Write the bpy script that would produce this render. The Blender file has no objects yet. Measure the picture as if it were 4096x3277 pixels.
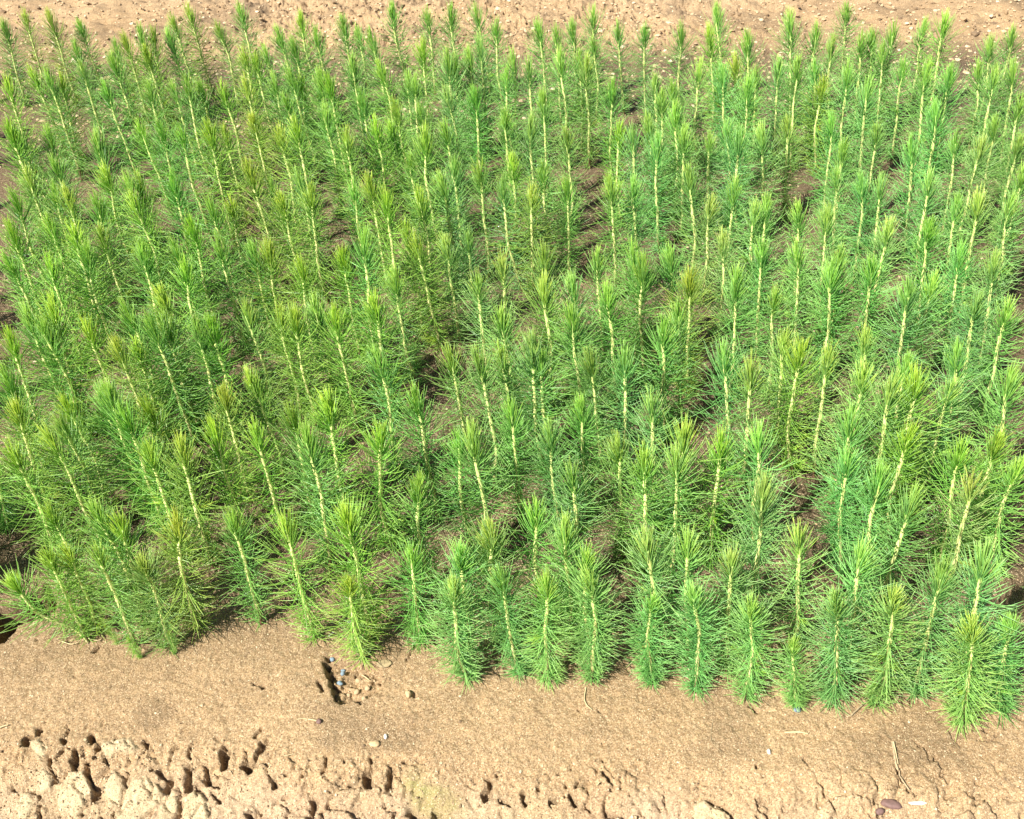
import bpy, math, random
import numpy as np
from mathutils import Vector, Matrix
R = math.radians
sc = bpy.context.scene
col = sc.collection

# ------------------------------------------------------------------ camera
CAM_H, PITCH, ROLL, LENS = 1.4, 40.732885, 3.629146, 36.110146
cam_d = bpy.data.cameras.new('camera'); cam = bpy.data.objects.new('camera', cam_d); col.objects.link(cam)
cam_d.sensor_width = 36; cam_d.lens = LENS; cam_d.clip_start = .02; cam_d.clip_end = 200
F = Vector((0, math.cos(R(PITCH)), -math.sin(R(PITCH)))); X0 = Vector((1, 0, 0)); U0 = X0.cross(F)
Ui = math.cos(R(ROLL))*U0 + math.sin(R(ROLL))*X0; Xi = math.cos(R(ROLL))*X0 - math.sin(R(ROLL))*U0
m3 = Matrix((Xi, Ui, -F)).transposed()
cam.matrix_world = Matrix.Translation((0, 0, CAM_H)) @ m3.to_4x4()
sc.camera = cam

# ------------------------------------------------------------------ light
SUN_DIR = Vector((0.495, 0.430, -0.755))          # the way the sunlight travels
SUN_ELEV = math.asin(-SUN_DIR.z); SUN_AZ = math.atan2(-SUN_DIR.x, -SUN_DIR.y)
w = bpy.data.worlds.new('World'); sc.world = w; w.use_nodes = True
nt = w.node_tree; bg = nt.nodes['Background']
sky = nt.nodes.new('ShaderNodeTexSky'); sky.sky_type = 'NISHITA'; sky.sun_disc = False
sky.sun_elevation = SUN_ELEV; sky.sun_rotation = SUN_AZ
nt.links.new(sky.outputs[0], bg.inputs[0]); bg.inputs[1].default_value = 0.055
sd = bpy.data.lights.new('sun', 'SUN'); sd.energy = 5.0; sd.angle = R(.5); sd.color = (1, .95, .86)
so = bpy.data.objects.new('sun', sd); col.objects.link(so); so.rotation_euler = SUN_DIR.to_track_quat('-Z', 'Y').to_euler()
sc.view_settings.view_transform = 'Standard'; sc.view_settings.look = 'None'
sc.view_settings.gamma = 1; sc.view_settings.use_curve_mapping = False
sc.view_settings.exposure = 0.95
sc.render.engine = 'CYCLES'
sc.cycles.max_bounces = 8; sc.cycles.transmission_bounces = 3; sc.cycles.diffuse_bounces = 4

# ------------------------------------------------------------------ helpers
def tag(o, label=None, cat=None, group=None, kind=None):
    if label: o['label'] = label
    if cat: o['category'] = cat
    if group: o['group'] = group
    if kind: o['kind'] = kind
    return o

def new_mesh(name, verts, faces, mats, smooth=False):
    me = bpy.data.meshes.new(name); me.from_pydata([tuple(v) for v in verts], [], faces); me.update()
    for m in mats: me.materials.append(m)
    if smooth: me.polygons.foreach_set('use_smooth', [True]*len(me.polygons))
    return me

def link(name, data, parent=None, loc=None):
    o = bpy.data.objects.new(name, data); col.objects.link(o)
    if parent: o.parent = parent
    if loc is not None: o.location = loc
    return o

def ground_point(x, y, z=0.0):                        # a pixel of the 4096x3277 photograph -> the ground
    d = Xi*(x-2048) + Ui*(1638.5-y) + F*4108.5325
    t = (z-CAM_H)/d.z
    return Vector((0, 0, CAM_H)) + d*t

def hash2(ix, iy, seed):
    n = (ix*374761393 + iy*668265263 + seed*1442695041) & 0xFFFFFFFF
    n = ((n ^ (n >> 13))*1274126177) & 0xFFFFFFFF
    return ((n ^ (n >> 16)) & 0xFFFFFF)/float(0xFFFFFF)
def vnoise(x, y, s, seed=0):                          # value noise of feature size s, -1..1
    x = np.asarray(x, float)/s; y = np.asarray(y, float)/s
    ix = np.floor(x).astype(np.int64); iy = np.floor(y).astype(np.int64)
    fx = x-ix; fy = y-iy; fx = fx*fx*(3-2*fx); fy = fy*fy*(3-2*fy)
    a = hash2(ix, iy, seed); b = hash2(ix+1, iy, seed); c = hash2(ix, iy+1, seed); d = hash2(ix+1, iy+1, seed)
    return (a+(b-a)*fx + (c-a)*fy + (a-b-c+d)*fx*fy)*2-1
def fbm(x, y, s, oct=4, seed=0, gain=.5):
    t = 0; a = 1; n = 0
    for k in range(oct):
        t = t + a*vnoise(x*math.cos(k)+y*math.sin(k), y*math.cos(k)-x*math.sin(k), s, seed+k*17); n += a; a *= gain; s *= .5
    return t/n
def worley(x, y, s, seed=0):                          # distance to nearest cell centre, cell border, a random value per cell
    x = np.asarray(x, float)/s; y = np.asarray(y, float)/s; ix = np.floor(x).astype(np.int64); iy = np.floor(y).astype(np.int64)
    f1 = np.full(x.shape, 9.); f2 = np.full(x.shape, 9.); idv = np.zeros(x.shape)
    for dx in (-1, 0, 1):
        for dy in (-1, 0, 1):
            jx, jy = ix+dx, iy+dy; d = np.hypot(jx+hash2(jx, jy, seed)-x, jy+hash2(jx, jy, seed+1)-y); c = hash2(jx, jy, seed+2)
            near = d < f1; f2 = np.where(near, f1, np.minimum(f2, d)); idv = np.where(near, c, idv); f1 = np.where(near, d, f1)
    return f1, f2-f1, idv
def sstep(a, b, x):
    t = np.clip((x-a)/(b-a), 0, 1); return t*t*(3-2*t)

# ------------------------------------------------------------------ materials
def nodes(m):
    m.use_nodes = True; t = m.node_tree
    return t, t.nodes, t.links
def ramp(N, pts):
    r = N.new('ShaderNodeValToRGB'); e = r.color_ramp.elements
    e[0].position, e[0].color = pts[0][0], (*pts[0][1], 1); e[1].position, e[1].color = pts[-1][0], (*pts[-1][1], 1)
    for p, c in pts[1:-1]:
        q = e.new(p); q.color = (*c, 1)
    return r

def soil_material():
    m = bpy.data.materials.new('sandy_soil'); t, N, L = nodes(m); b = N['Principled BSDF']
    tc = N.new('ShaderNodeTexCoord')
    def noise(scale, detail=3, rough=.6):
        n = N.new('ShaderNodeTexNoise'); n.inputs['Scale'].default_value = scale; n.inputs['Detail'].default_value = detail
        n.inputs['Roughness'].default_value = rough; L.new(tc.outputs['Object'], n.inputs['Vector']); return n
    at = N.new('ShaderNodeAttribute'); at.attribute_name = 'soil'; sep = N.new('ShaderNodeSeparateColor'); L.new(at.outputs['Color'], sep.inputs[0])
    big = noise(4, 4); fine = noise(300, 3, .75); mid = noise(60, 3)
    base = ramp(N, [(.36, SOIL[0]), (.5, SOIL[1]), (.66, SOIL[2])]); L.new(fine.outputs[0], base.inputs[0])
    def mix(fac, a, bcol, kind='MIX'):
        x = N.new('ShaderNodeMix'); x.data_type = 'RGBA'; x.blend_type = kind
        if isinstance(fac, float): x.inputs[0].default_value = fac
        else: L.new(fac, x.inputs[0])
        L.new(a, x.inputs[6])
        if isinstance(bcol, tuple): x.inputs[7].default_value = (*bcol, 1)
        else: L.new(bcol, x.inputs[7])
        return x.outputs[2]
    mr = ramp(N, [(.35, (.80, .78, .76)), (.65, (1.12, 1.08, 1.02))]); L.new(mid.outputs[0], mr.inputs[0])
    c = mix(.75, base.outputs[0], mr.outputs[0], 'MULTIPLY')
    bm_ = ramp(N, [(.38, (.86, .83, .80)), (.62, (1.06, 1.05, 1.04))]); L.new(big.outputs[0], bm_.inputs[0])
    c = mix(.8, c, bm_.outputs[0], 'MULTIPLY')
    c = mix(sep.outputs[1], c, (.085, .060, .036))       # moist and humus soil, plus shade painted into gaps and holes
    pale = ramp(N, [(.3, (.47, .37, .22)), (.7, (.66, .545, .34))]); L.new(fine.outputs[0], pale.inputs[0])
    c = mix(sep.outputs[0], c, pale.outputs[0])            # pale dried crust
    pink = ramp(N, [(.35, (.40, .27, .18)), (.7, (.60, .45, .32))]); L.new(fine.outputs[0], pink.inputs[0])
    c = mix(sep.outputs[2], c, pink.outputs[0])            # pinkish crumbly subsoil
    mo = N.new('ShaderNodeAttribute'); mo.attribute_name = 'moss'; c = mix(mo.outputs['Fac'], c, (.27, .26, .09))   # dry yellow-green moss
    gr = ramp(N, [(.60, (0, 0, 0)), (.70, (1, 1, 1))]); L.new(noise(700, 1).outputs[0], gr.inputs[0])
    c = mix(gr.outputs[0], c, (.72, .58, .38))
    dr = ramp(N, [(.60, (0, 0, 0)), (.72, (1, 1, 1))]); L.new(noise(430, 1).outputs[0], dr.inputs[0])
    dm = N.new('ShaderNodeMath'); dm.operation = 'MULTIPLY'; dm.inputs[1].default_value = .85; L.new(dr.outputs[0], dm.inputs[0])
    c = mix(dm.outputs[0], c, (.16, .10, .06))
    L.new(c, b.inputs['Base Color']); b.inputs['Roughness'].default_value = .95; b.inputs['Specular IOR Level'].default_value = .15
    bp = N.new('ShaderNodeBump'); bp.inputs['Strength'].default_value = 1; bp.inputs['Distance'].default_value = .0028
    L.new(noise(210, 4, .75).outputs[0], bp.inputs['Height']); L.new(bp.outputs[0], b.inputs['Normal'])
    return m
SOIL = [(.24, .160, .085), (.39, .27, .148), (.55, .405, .245)]
M_SOIL = soil_material()

def simple(name, c, rough=.8, vary=.25, scale=120, bump=0):
    m = bpy.data.materials.new(name); t, N, L = nodes(m); b = N['Principled BSDF']
    tc = N.new('ShaderNodeTexCoord'); n = N.new('ShaderNodeTexNoise'); n.inputs['Scale'].default_value = scale; n.inputs['Detail'].default_value = 4
    L.new(tc.outputs['Object'], n.inputs['Vector'])
    r = ramp(N, [(.3, tuple(v*(1-vary) for v in c)), (.7, tuple(min(1, v*(1+vary)) for v in c))]); L.new(n.outputs[0], r.inputs[0])
    L.new(r.outputs[0], b.inputs['Base Color']); b.inputs['Roughness'].default_value = rough
    if bump:
        bp = N.new('ShaderNodeBump'); bp.inputs['Distance'].default_value = bump; L.new(n.outputs[0], bp.inputs['Height']); L.new(bp.outputs[0], b.inputs['Normal'])
    return m

def needle_material(name, lo, hi, tipc, tip_amt):
    # each needle (mesh island) has its own tint; every plant its own object colour
    m = bpy.data.materials.new(name); t, N, L = nodes(m)
    N.remove(N['Principled BSDF']); out = N['Material Output']
    geo = N.new('ShaderNodeNewGeometry'); oi = N.new('ShaderNodeObjectInfo')
    r = ramp(N, [(0, lo), (1, hi)]); L.new(geo.outputs['Random Per Island'], r.inputs[0])
    at = N.new('ShaderNodeAttribute'); at.attribute_name = 'along'
    mu = N.new('ShaderNodeMath'); mu.operation = 'MULTIPLY'; mu.inputs[1].default_value = tip_amt; L.new(at.outputs['Fac'], mu.inputs[0])
    x = N.new('ShaderNodeMix'); x.data_type = 'RGBA'; L.new(mu.outputs[0], x.inputs[0]); L.new(r.outputs[0], x.inputs[6]); x.inputs[7].default_value = (*tipc, 1)
    y = N.new('ShaderNodeMix'); y.data_type = 'RGBA'; y.blend_type = 'MULTIPLY'; y.inputs[0].default_value = 1
    L.new(x.outputs[2], y.inputs[6]); L.new(oi.outputs['Color'], y.inputs[7])
    d = N.new('ShaderNodeBsdfDiffuse'); tr = N.new('ShaderNodeBsdfTranslucent'); g = N.new('ShaderNodeBsdfGlossy'); g.inputs['Roughness'].default_value = .32
    L.new(y.outputs[2], d.inputs[0]); L.new(y.outputs[2], tr.inputs[0]); g.inputs[0].default_value = (.9, .95, 1, 1)
    a = N.new('ShaderNodeMixShader'); a.inputs[0].default_value = .32; L.new(d.outputs[0], a.inputs[1]); L.new(tr.outputs[0], a.inputs[2])
    b = N.new('ShaderNodeMixShader'); b.inputs[0].default_value = .05; L.new(a.outputs[0], b.inputs[1]); L.new(g.outputs[0], b.inputs[2])
    L.new(b.outputs[0], out.inputs[0]); return m
M_NEEDLE = needle_material('pine_needles', (.08, .30, .05), (.30, .66, .15), (.46, .74, .18), .75)
M_TIP = needle_material('young_needles', (.20, .50, .06), (.40, .74, .12), (.58, .80, .14), .8)

def stem_material():
    m = bpy.data.materials.new('seedling_stem'); t, N, L = nodes(m); b = N['Principled BSDF']
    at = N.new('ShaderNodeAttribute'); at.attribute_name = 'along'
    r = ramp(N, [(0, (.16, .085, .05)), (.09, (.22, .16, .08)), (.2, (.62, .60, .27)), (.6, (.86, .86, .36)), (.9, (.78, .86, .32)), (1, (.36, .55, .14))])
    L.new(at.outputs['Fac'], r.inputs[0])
    tc = N.new('ShaderNodeTexCoord'); n = N.new('ShaderNodeTexNoise'); n.inputs['Scale'].default_value = 55; n.inputs['Detail'].default_value = 2; L.new(tc.outputs['Object'], n.inputs['Vector'])
    r2 = ramp(N, [(.40, (.60, .62, .36)), (.52, (1, 1, 1))]); L.new(n.outputs[0], r2.inputs[0])
    x = N.new('ShaderNodeMix'); x.data_type = 'RGBA'; x.blend_type = 'MULTIPLY'; x.inputs[0].default_value = .55; L.new(r.outputs[0], x.inputs[6]); L.new(r2.outputs[0], x.inputs[7])
    L.new(x.outputs[2], b.inputs['Base Color']); b.inputs['Roughness'].default_value = .6; return m
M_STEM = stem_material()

# ------------------------------------------------------------------ ground: one sheet with the bed, its shoulder, holes and cracks
def tile(ox, oy, k, pts):                             # points read off an enlarged crop of the photograph
    return [ground_point(ox+p[0]*k, oy+p[1]*k) for p in pts]
K1, K2 = 1100/2156, 1100/1225
HOLES = []                                            # (points, radius, depth factor)
def hole(org, r, *pts, df=1.3):
    ox, oy, k = org; P = tile(ox, oy, k, pts)
    c = P[0]; e = ground_point(ox+(pts[0][0]+r)*k, oy+pts[0][1]*k)
    rr = (e-c).length; HOLES.append(([(p.x, p.y) for p in P], rr, df))
A_, B_, C_, D_ = (0, 2397, K1), (1000, 2397, K2), (2000, 2397, K2), (2996, 2397, K2)
for r, *p in [(42, (215, 1090), (200, 1130)), (20, (312, 1010), (300, 1060)), (12, (350, 965)), (28, (500, 1105)), (34, (715, 1070), (735, 1105)), (32, (770, 1160)),
    (24, (740, 1225)), (28, (578, 1180), (572, 1270)), (20, (365, 1240), (400, 1340), (425, 1370)), (26, (655, 1330), (700, 1420), (728, 1450), (690, 1510)),
    (16, (275, 1310)), (22, (60, 1418), (100, 1425)), (14, (262, 1560), (265, 1630), (222, 1700)), (12, (985, 1320), (975, 1430)), (30, (1290, 1365), (1262, 1450)),
    (20, (1205, 1310), (1280, 1360)), (15, (1388, 1165), (1310, 1250)), (15, (1155, 1100), (1148, 1150)), (32, (1455, 1300), (1440, 1420)), (12, (1505, 1130), (1490, 1230)),
    (28, (1595, 1310), (1610, 1370), (1680, 1400)), (44, (1750, 1190), (1745, 1270)), (42, (1960, 1280), (1925, 1290)), (10, (1910, 1170), (1925, 1260)), (14, (2045, 1030), (2012, 1075)),
    (15, (2090, 1110)), (34, (1930, 1600), (1975, 1620)), (7, (1358, 1400), (1372, 1500), (1355, 1640)), (16, (1640, 1460), (1700, 1500)), (18, (845, 1600), (825, 1690)),
    (18, (585, 1610)), (28, (60, 1680)), (30, (570, 1710)), (16, (912, 1095)), (9, (440, 1620)), (16, (805, 1260)), (18, (655, 1250)), (16, (475, 1205)), (14, (520, 1000), (525, 1060)),
    (13, (1170, 1300)), (12, (1500, 1400), (1525, 1470)), (12, (1110, 1190)), (18, (750, 1640)), (9, (235, 1430), (250, 1520)), (14, (1710, 1390)), (12, (1675, 1165)), (24, (2145, 1390)),
    (20, (790, 370), (745, 410)), (16, (540, 335)), (10, (565, 620)), (16, (2060, 680)), (9, (1985, 660), (2030, 668)), (9, (2100, 265)), (9, (275, 320)), (10, (1430, 975)), (12, (1420, 1050))]:
    hole(A_, r, *p)
for r, *p in [(21, (522, 755), (515, 800)), (9, (545, 700), (540, 730)), (13, (625, 745), (600, 830)), (7, (330, 700), (322, 770)), (11, (440, 795)), (12, (108, 792)), (16, (275, 870), (265, 930)),
    (25, (705, 915), (735, 955)), (16, (815, 910), (830, 950)), (16, (1068, 800), (1042, 855)), (10, (1105, 775)), (13, (1130, 870)), (8, (45, 580), (35, 600)), (12, (65, 635), (10, 715)),
    (8, (375, 940)), (11, (352, 262)), (14, (341, 288)), (8, (350, 318)), (12, (358, 342)), (9, (372, 368)), (11, (384, 388)), (8, (366, 418)), (11, (384, 436)), (8, (406, 450)), (6, (425, 395)), (6, (414, 330)), (6, (452, 372)), (10, (470, 455), (492, 465)), (7, (315, 375), (318, 410)), (7, (52, 385)),
    (8, (730, 425)), (9, (1215, 850)), (9, (688, 715)), (7, (150, 760)), (8, (350, 820)), (6, (235, 775)), (6, (190, 790)), (9, (20, 880), (8, 930)), (7, (415, 720)), (11, (590, 880)), (7, (1005, 390)), (6, (740, 210), (705, 265)), (5, (595, 435))]:
    hole(B_, r, *p)
for r, *p in [(13, (100, 850), (112, 875)), (13, (12, 870), (22, 890)), (9, (175, 830)), (13, (240, 868), (228, 880)), (8, (295, 815)), (8, (350, 795), (347, 810)), (9, (290, 860)), (14, (325, 850), (330, 885)),
    (9, (385, 895)), (14, (430, 945)), (10, (482, 915), (545, 935)), (11, (520, 965)), (7, (445, 800)), (8, (500, 828)), (5, (755, 790)), (6, (742, 840), (740, 885)), (9, (930, 865), (985, 885), (1040, 930), (1055, 965)),
    (8, (1145, 735), (1148, 755)), (7, (1155, 880), (1200, 935)), (9, (1118, 478), (1140, 505)), (7, (462, 715)), (10, (750, 975)), (5, (492, 335)), (8, (580, 657)), (7, (345, 495)), (5, (730, 510)), (8, (440, 500)),
    (9, (575, 850)), (6, (655, 935)), (6, (610, 880)), (6, (250, 780)), (6, (210, 770)), (6, (320, 745)), (6, (920, 820)), (7, (1180, 800)), (7, (1160, 925)), (6, (885, 870))]:
    hole(C_, r, *p)
for r, *p in [(9, (15, 485), (35, 505)), (5, (240, 700), (255, 730)), (8, (35, 730), (35, 755)), (6, (40, 865), (88, 900), (90, 940)), (8, (50, 925), (60, 965)), (4, (150, 880), (150, 960)), (9, (485, 935)),
    (13, (580, 875)), (11, (590, 925)), (13, (390, 958)), (6, (655, 825), (630, 850)), (9, (665, 755), (692, 795)), (5, (705, 830), (720, 855), (780, 855)), (3.5, (735, 628), (770, 655), (810, 700)),
    (6, (833, 698), (870, 742)), (6, (868, 755), (862, 785), (880, 800)), (4, (900, 592), (945, 660)), (7, (900, 545), (960, 560), (1060, 577)), (7, (1000, 612), (1050, 628), (1090, 622), (1112, 590)),
    (7, (1128, 540), (1138, 575)), (6, (1195, 532), (1225, 530)), (5, (1090, 912)), (5, (370, 880), (382, 905)), (4, (735, 430), (735, 475)), (5, (790, 900)), (6, (235, 950)), (5, (180, 895)), (6, (60, 800)), (6, (610, 845))]:
    hole(D_, r, *p)

def axis(segs):
    out = [np.array([segs[0][0]])]
    for a, b, st in segs:
        n = max(1, int(round(abs(b-a)/st))); out.append(np.linspace(a, b, n+1)[1:])
    return np.concatenate(out)
gx = axis([(-60, -8, 8), (-8, -3.2, .4), (-3.2, -1.15, .02), (-1.15, -.98, .006), (-.98, .98, .0021), (.98, 1.15, .006), (1.15, 3.2, .02), (3.2, 8, .4), (8, 60, 8)])
gy = axis([(-60, -4, 8), (-4, -.2, .3), (-.2, .6, .02), (.6, 1.22, .0021), (1.22, 2.2, .006), (2.2, 5.2, .01), (5.2, 8, .1), (8, 60, 6)])
GX, GY = np.meshgrid(gx, gy)
# the bed's front shoulder runs from (-.83,.945) to (.71,.745)
def edge_d(x, y):                                     # metres behind (+) or before (-) the shoulder
    return (y-(.925-.185*(x+.83)/1.54)) + .012*vnoise(x, y*0+3, .16, 5) + .006*vnoise(x, y*0, .04, 9)
def back_d(x, y): return y-(3.42-.115*x)
def relief(x, y):
    e = edge_d(x, y); b = back_d(x, y)
    near = 1-sstep(1.25, 1.6, y)
    z = .006*fbm(x, y, .35, 3, 1) + .0022*fbm(x, y, .03, 3, 2)
    z = z + (.0009*vnoise(x, y, .0065, 3)+.0008*vnoise(x*.8+y*.6, y*.8-x*.6, .0042, 4))*near
    z = z - .030*sstep(0, -.11, e) - .028*sstep(.12, .6, b)
    rough = sstep(.012, -.035, e)
    ax = x+.012*vnoise(x, y, .03, 61)+.004*vnoise(x, y, .009, 62)+.0015*vnoise(x, y, .004, 67); ay = y+.012*vnoise(x, y, .03, 63)+.004*vnoise(x, y, .009, 64)+.0015*vnoise(x, y, .004, 68)
    f, bd, idc = worley(ax, ay, .034, 65); f2_, bd2, id2 = worley(ax, ay, .013, 66)
    brk = sstep(-.25, .45, vnoise(x, y, .11, 69)+.4*vnoise(x, y, .04, 70))          # where the bank is broken into clods
    z = z + rough*brk*(.010*(idc-.5)-.009*sstep(.16, .02, bd)*(idc*1.3) + .0035*(id2-.5) - .003*sstep(.2, .0, bd2)*sstep(.4, .8, id2))
    z = z - rough*.010*sstep(.84, .90, id2)*sstep(.08, .3, bd2)*(.35+.65*brk)
    z = z + rough*(.006*fbm(x, y, .05, 3, 7)+.0022*fbm(ax, ay, .008, 2, 26))
    z = z - .0035*sstep(.93, .96, id2)*sstep(.1, .35, bd2)*sstep(.10, .0, e)*(1-rough)
    br = sstep(-.15, .25, b); fb, bb, ib = worley(ax, ay, .055, 71)
    z = z + br*(.020*fbm(x, y, .12, 4, 11) + .010*(ib-.5)*sstep(.0, .3, bb) + .009*vnoise(ax, ay, .03, 12)+.006*vnoise(ax, ay, .014, 13) - .012*sstep(.9, .95, ib))
    return z, e, b, rough
def holes(x, y, z):
    wx = x + .0042*vnoise(x, y, .011, 31)+.0022*vnoise(x, y, .005, 33); wy = y + .0042*vnoise(x, y, .011, 32)+.0022*vnoise(x, y, .005, 34)
    dep = np.zeros_like(z)
    for P, r, df in HOLES:
        x0 = min(p[0] for p in P)-r-.01; x1 = max(p[0] for p in P)+r+.01; y0 = min(p[1] for p in P)-r-.01; y1 = max(p[1] for p in P)+r+.01
        if x.ndim == 2:
            i0, i1 = np.searchsorted(gx, [x0, x1]); j0, j1 = np.searchsorted(gy, [y0, y1]); sl = (slice(j0, j1), slice(i0, i1))
        else: sl = slice(None)
        X, Y = wx[sl], wy[sl]
        if X.size == 0: continue
        d = np.full_like(X, 9.)
        if len(P) == 1: d = np.hypot(X-P[0][0], (Y-P[0][1])*.85)
        for (ax, ay), (bx, by) in zip(P, P[1:]):
            vx, vy = bx-ax, by-ay; t = np.clip(((X-ax)*vx+(Y-ay)*vy)/(vx*vx+vy*vy+1e-9), 0, 1)
            d = np.minimum(d, np.hypot(X-ax-t*vx, Y-ay-t*vy))
        q = min(r*df*1.9+.005, .035)*sstep(1.0, .45, d/(r*1.12))
        dep[sl] = np.maximum(dep[sl], q)
    return z-dep, dep
def inside(x, y, poly):                               # smooth signed-ish mask of a polygon
    s = np.zeros(x.shape, bool); n = len(poly)
    for i in range(n):
        (ax, ay), (bx, by) = poly[i], poly[(i+1) % n]
        c = ((ay > y) != (by > y)) & (x < (bx-ax)*(y-ay)/(by-ay+1e-12)+ax); s ^= c
    d = np.full(x.shape, 9.)
    for i in range(n):
        (ax, ay), (bx, by) = poly[i], poly[(i+1) % n]; vx, vy = bx-ax, by-ay
        t = np.clip(((x-ax)*vx+(y-ay)*vy)/(vx*vx+vy*vy+1e-9), 0, 1); d = np.minimum(d, np.hypot(x-ax-t*vx, y-ay-t*vy))
    return np.where(s, d, -d)
PITP = [(p.x, p.y) for p in [ground_point(*q) for q in [(-75, 2590), (0, 2568), (35, 2560), (80, 2500), (150, 2478), (215, 2440), (240, 2370), (190, 2335), (90, 2400), (0, 2425), (-60, 2450)]]]  # unseen left wall set close in so that it shades the pit
BOWL = [(p.x, p.y) for p in [ground_point(*q) for q in [(1300, 2618), (1290, 2700), (1310, 2760), (1370, 2812), (1450, 2815), (1520, 2770), (1530, 2690), (1480, 2650), (1400, 2640)]]]
PLATES = [[(p.x, p.y) for p in tile(0, 2397, K1, pl)] for pl in [
    [(270, 1110), (330, 1090), (380, 1160), (360, 1240), (300, 1300), (265, 1250)], [(270, 1380), (350, 1310), (400, 1360), (390, 1440), (320, 1500), (270, 1470)],
    [(440, 1400), (560, 1330), (640, 1350), (690, 1440), (600, 1530), (560, 1620), (470, 1650), (440, 1540)], [(740, 1440), (850, 1310), (960, 1330), (960, 1440), (880, 1560), (800, 1590)],
    [(1010, 1380), (1150, 1330), (1230, 1380), (1250, 1470), (1130, 1580), (960, 1690), (880, 1660), (900, 1560)], [(1190, 1560), (1290, 1430), (1350, 1420), (1360, 1560), (1330, 1700), (1180, 1700)],
    [(1390, 1460), (1500, 1450), (1590, 1520), (1580, 1640), (1400, 1700)], [(100, 1500), (230, 1440), (245, 1560), (190, 1680), (100, 1650)], [(840, 1080), (1000, 1120), (1080, 1190), (980, 1240), (860, 1230), (820, 1150)]]]
PLATES += [[(p.x, p.y) for p in tile(2000, 2397, K2, [(880, 900), (930, 885), (1010, 915), (1040, 975), (870, 975)])],
           [(p.x, p.y) for p in tile(1000, 2397, K2, [(170, 940), (230, 935), (250, 980), (160, 985)])]]
MOSS = [(p.x, p.y) for p in tile(1000, 2397, K2, [(690, 740), (760, 720), (860, 790), (950, 840), (960, 900), (900, 960), (800, 980), (660, 900), (650, 800)])]
def shape(x, y):
    z, e, b, rough = relief(x, y)
    bdp = worley(x+.01*vnoise(x, y, .02, 72)+.002*vnoise(x, y, .005, 74), y+.01*vnoise(x, y, .02, 73)+.002*vnoise(x, y, .005, 75), .045, 76)[1]
    wx = x+.008*vnoise(x, y, .03, 41)+.003*vnoise(x, y, .008, 43); wy = y+.008*vnoise(x, y, .03, 42)+.003*vnoise(x, y, .008, 44)
    pale = np.zeros_like(z)
    for P in PLATES:
        q = inside(wx, wy, P); k = sstep(-.002, .004, q); pale = np.maximum(pale, k)
    z = z*(1-pale) + pale*(-.030*sstep(0, -.11, e)+.0045+.0012*vnoise(x, y, .02, 45)+.0010*vnoise(x, y, .006, 46)-.006*sstep(.10, .02, bdp)) if pale.max() > 0 else z
    z, dep = holes(x, y, z)
    q = inside(wx, wy, PITP); z = z - .09*sstep(-.001, .006, q) + .008*sstep(0, .02, q)*fbm(x, y, .03, 3, 47)
    pitm = sstep(0, .01, q)
    ax_ = x+.003*vnoise(x, y, .006, 78); ay_ = y+.003*vnoise(x, y, .006, 79)
    q = inside(wx, wy, BOWL); k = sstep(-.001, .008, q); z = z - .017*k + k*(.008*fbm(ax_, ay_, .013, 3, 48)+.008*(worley(ax_, ay_, .0085, 49)[2]-.5))
    return z, e, b, rough, pale, dep, pitm
Z, E, Bk, RG, PALE, DEP, PITM = shape(GX, GY)
far = sstep(6, 9, np.hypot(GX, GY-2)); Z = Z*(1-far)
ny, nx = GX.shape
co = np.stack([GX, GY, Z], -1).reshape(-1, 3)
me = bpy.data.meshes.new('ground'); me.vertices.add(nx*ny); me.vertices.foreach_set('co', co.ravel())
idx = np.arange(nx*ny).reshape(ny, nx)
qd = np.stack([idx[:-1, :-1], idx[:-1, 1:], idx[1:, 1:], idx[1:, :-1]], -1).reshape(-1, 4)
me.loops.add(qd.size); me.loops.foreach_set('vertex_index', qd.ravel()); me.polygons.add(len(qd)); me.polygons.foreach_set('loop_start', np.arange(0, qd.size, 4))
me.polygons.foreach_set('use_smooth', np.ones(len(qd), bool)); me.update(); me.validate()
damp_shade = sstep(.0, .45, E)*sstep(.30, -.05, Bk)*(.92+.2*fbm(GX, GY, .12, 3, 51))     # mild humus tone, plus painted shade between the plants
damp_shade = np.maximum(damp_shade, .45*sstep(.1, .6, vnoise(GX, GY, .25, 52)+.4*vnoise(GX, GY, .06, 53))*sstep(.1, .4, Bk))
damp_shade = np.maximum(damp_shade, .35*sstep(.25, .75, vnoise(GX, GY*1.6, .10, 54))*sstep(-.02, .03, E)*sstep(.3, .1, E))
damp_shade = np.maximum(damp_shade, .55*sstep(.0, .01, DEP)); damp_shade = np.maximum(damp_shade, .7*PITM)  # shade inside the holes and the left pit, painted as darker soil
qm = sstep(-.01, .03, inside(GX+.01*vnoise(GX, GY, .03, 57), GY+.01*vnoise(GX, GY, .03, 58), MOSS))

pinkz = .7*sstep(-.02, -.09, E)*(.5+.5*vnoise(GX, GY, .09, 55))*(1-PALE)*(1-qm)
pinkz = np.maximum(pinkz, .2*sstep(.3, .8, Bk)*(.5+.5*vnoise(GX, GY, .3, 56)))
palez = np.maximum(PALE*(.75+.25*vnoise(GX, GY, .02, 59)), sstep(.0, -.09, E)*(.20+.25*vnoise(GX, GY, .05, 77)))
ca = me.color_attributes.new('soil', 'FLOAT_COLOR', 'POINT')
ca.data.foreach_set('color', np.stack([np.clip(palez, 0, 1), np.clip(damp_shade, 0, 1), np.clip(pinkz, 0, 1), np.ones_like(Z)], -1).ravel().astype(np.float32))
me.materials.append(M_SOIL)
mb = me.attributes.new('moss', 'FLOAT', 'POINT'); mb.data.foreach_set('value', (.9*qm*(.6+.4*vnoise(GX, GY, .012, 60))).ravel().astype(np.float32))
tag(link('ground', me), kind='structure')
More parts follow.
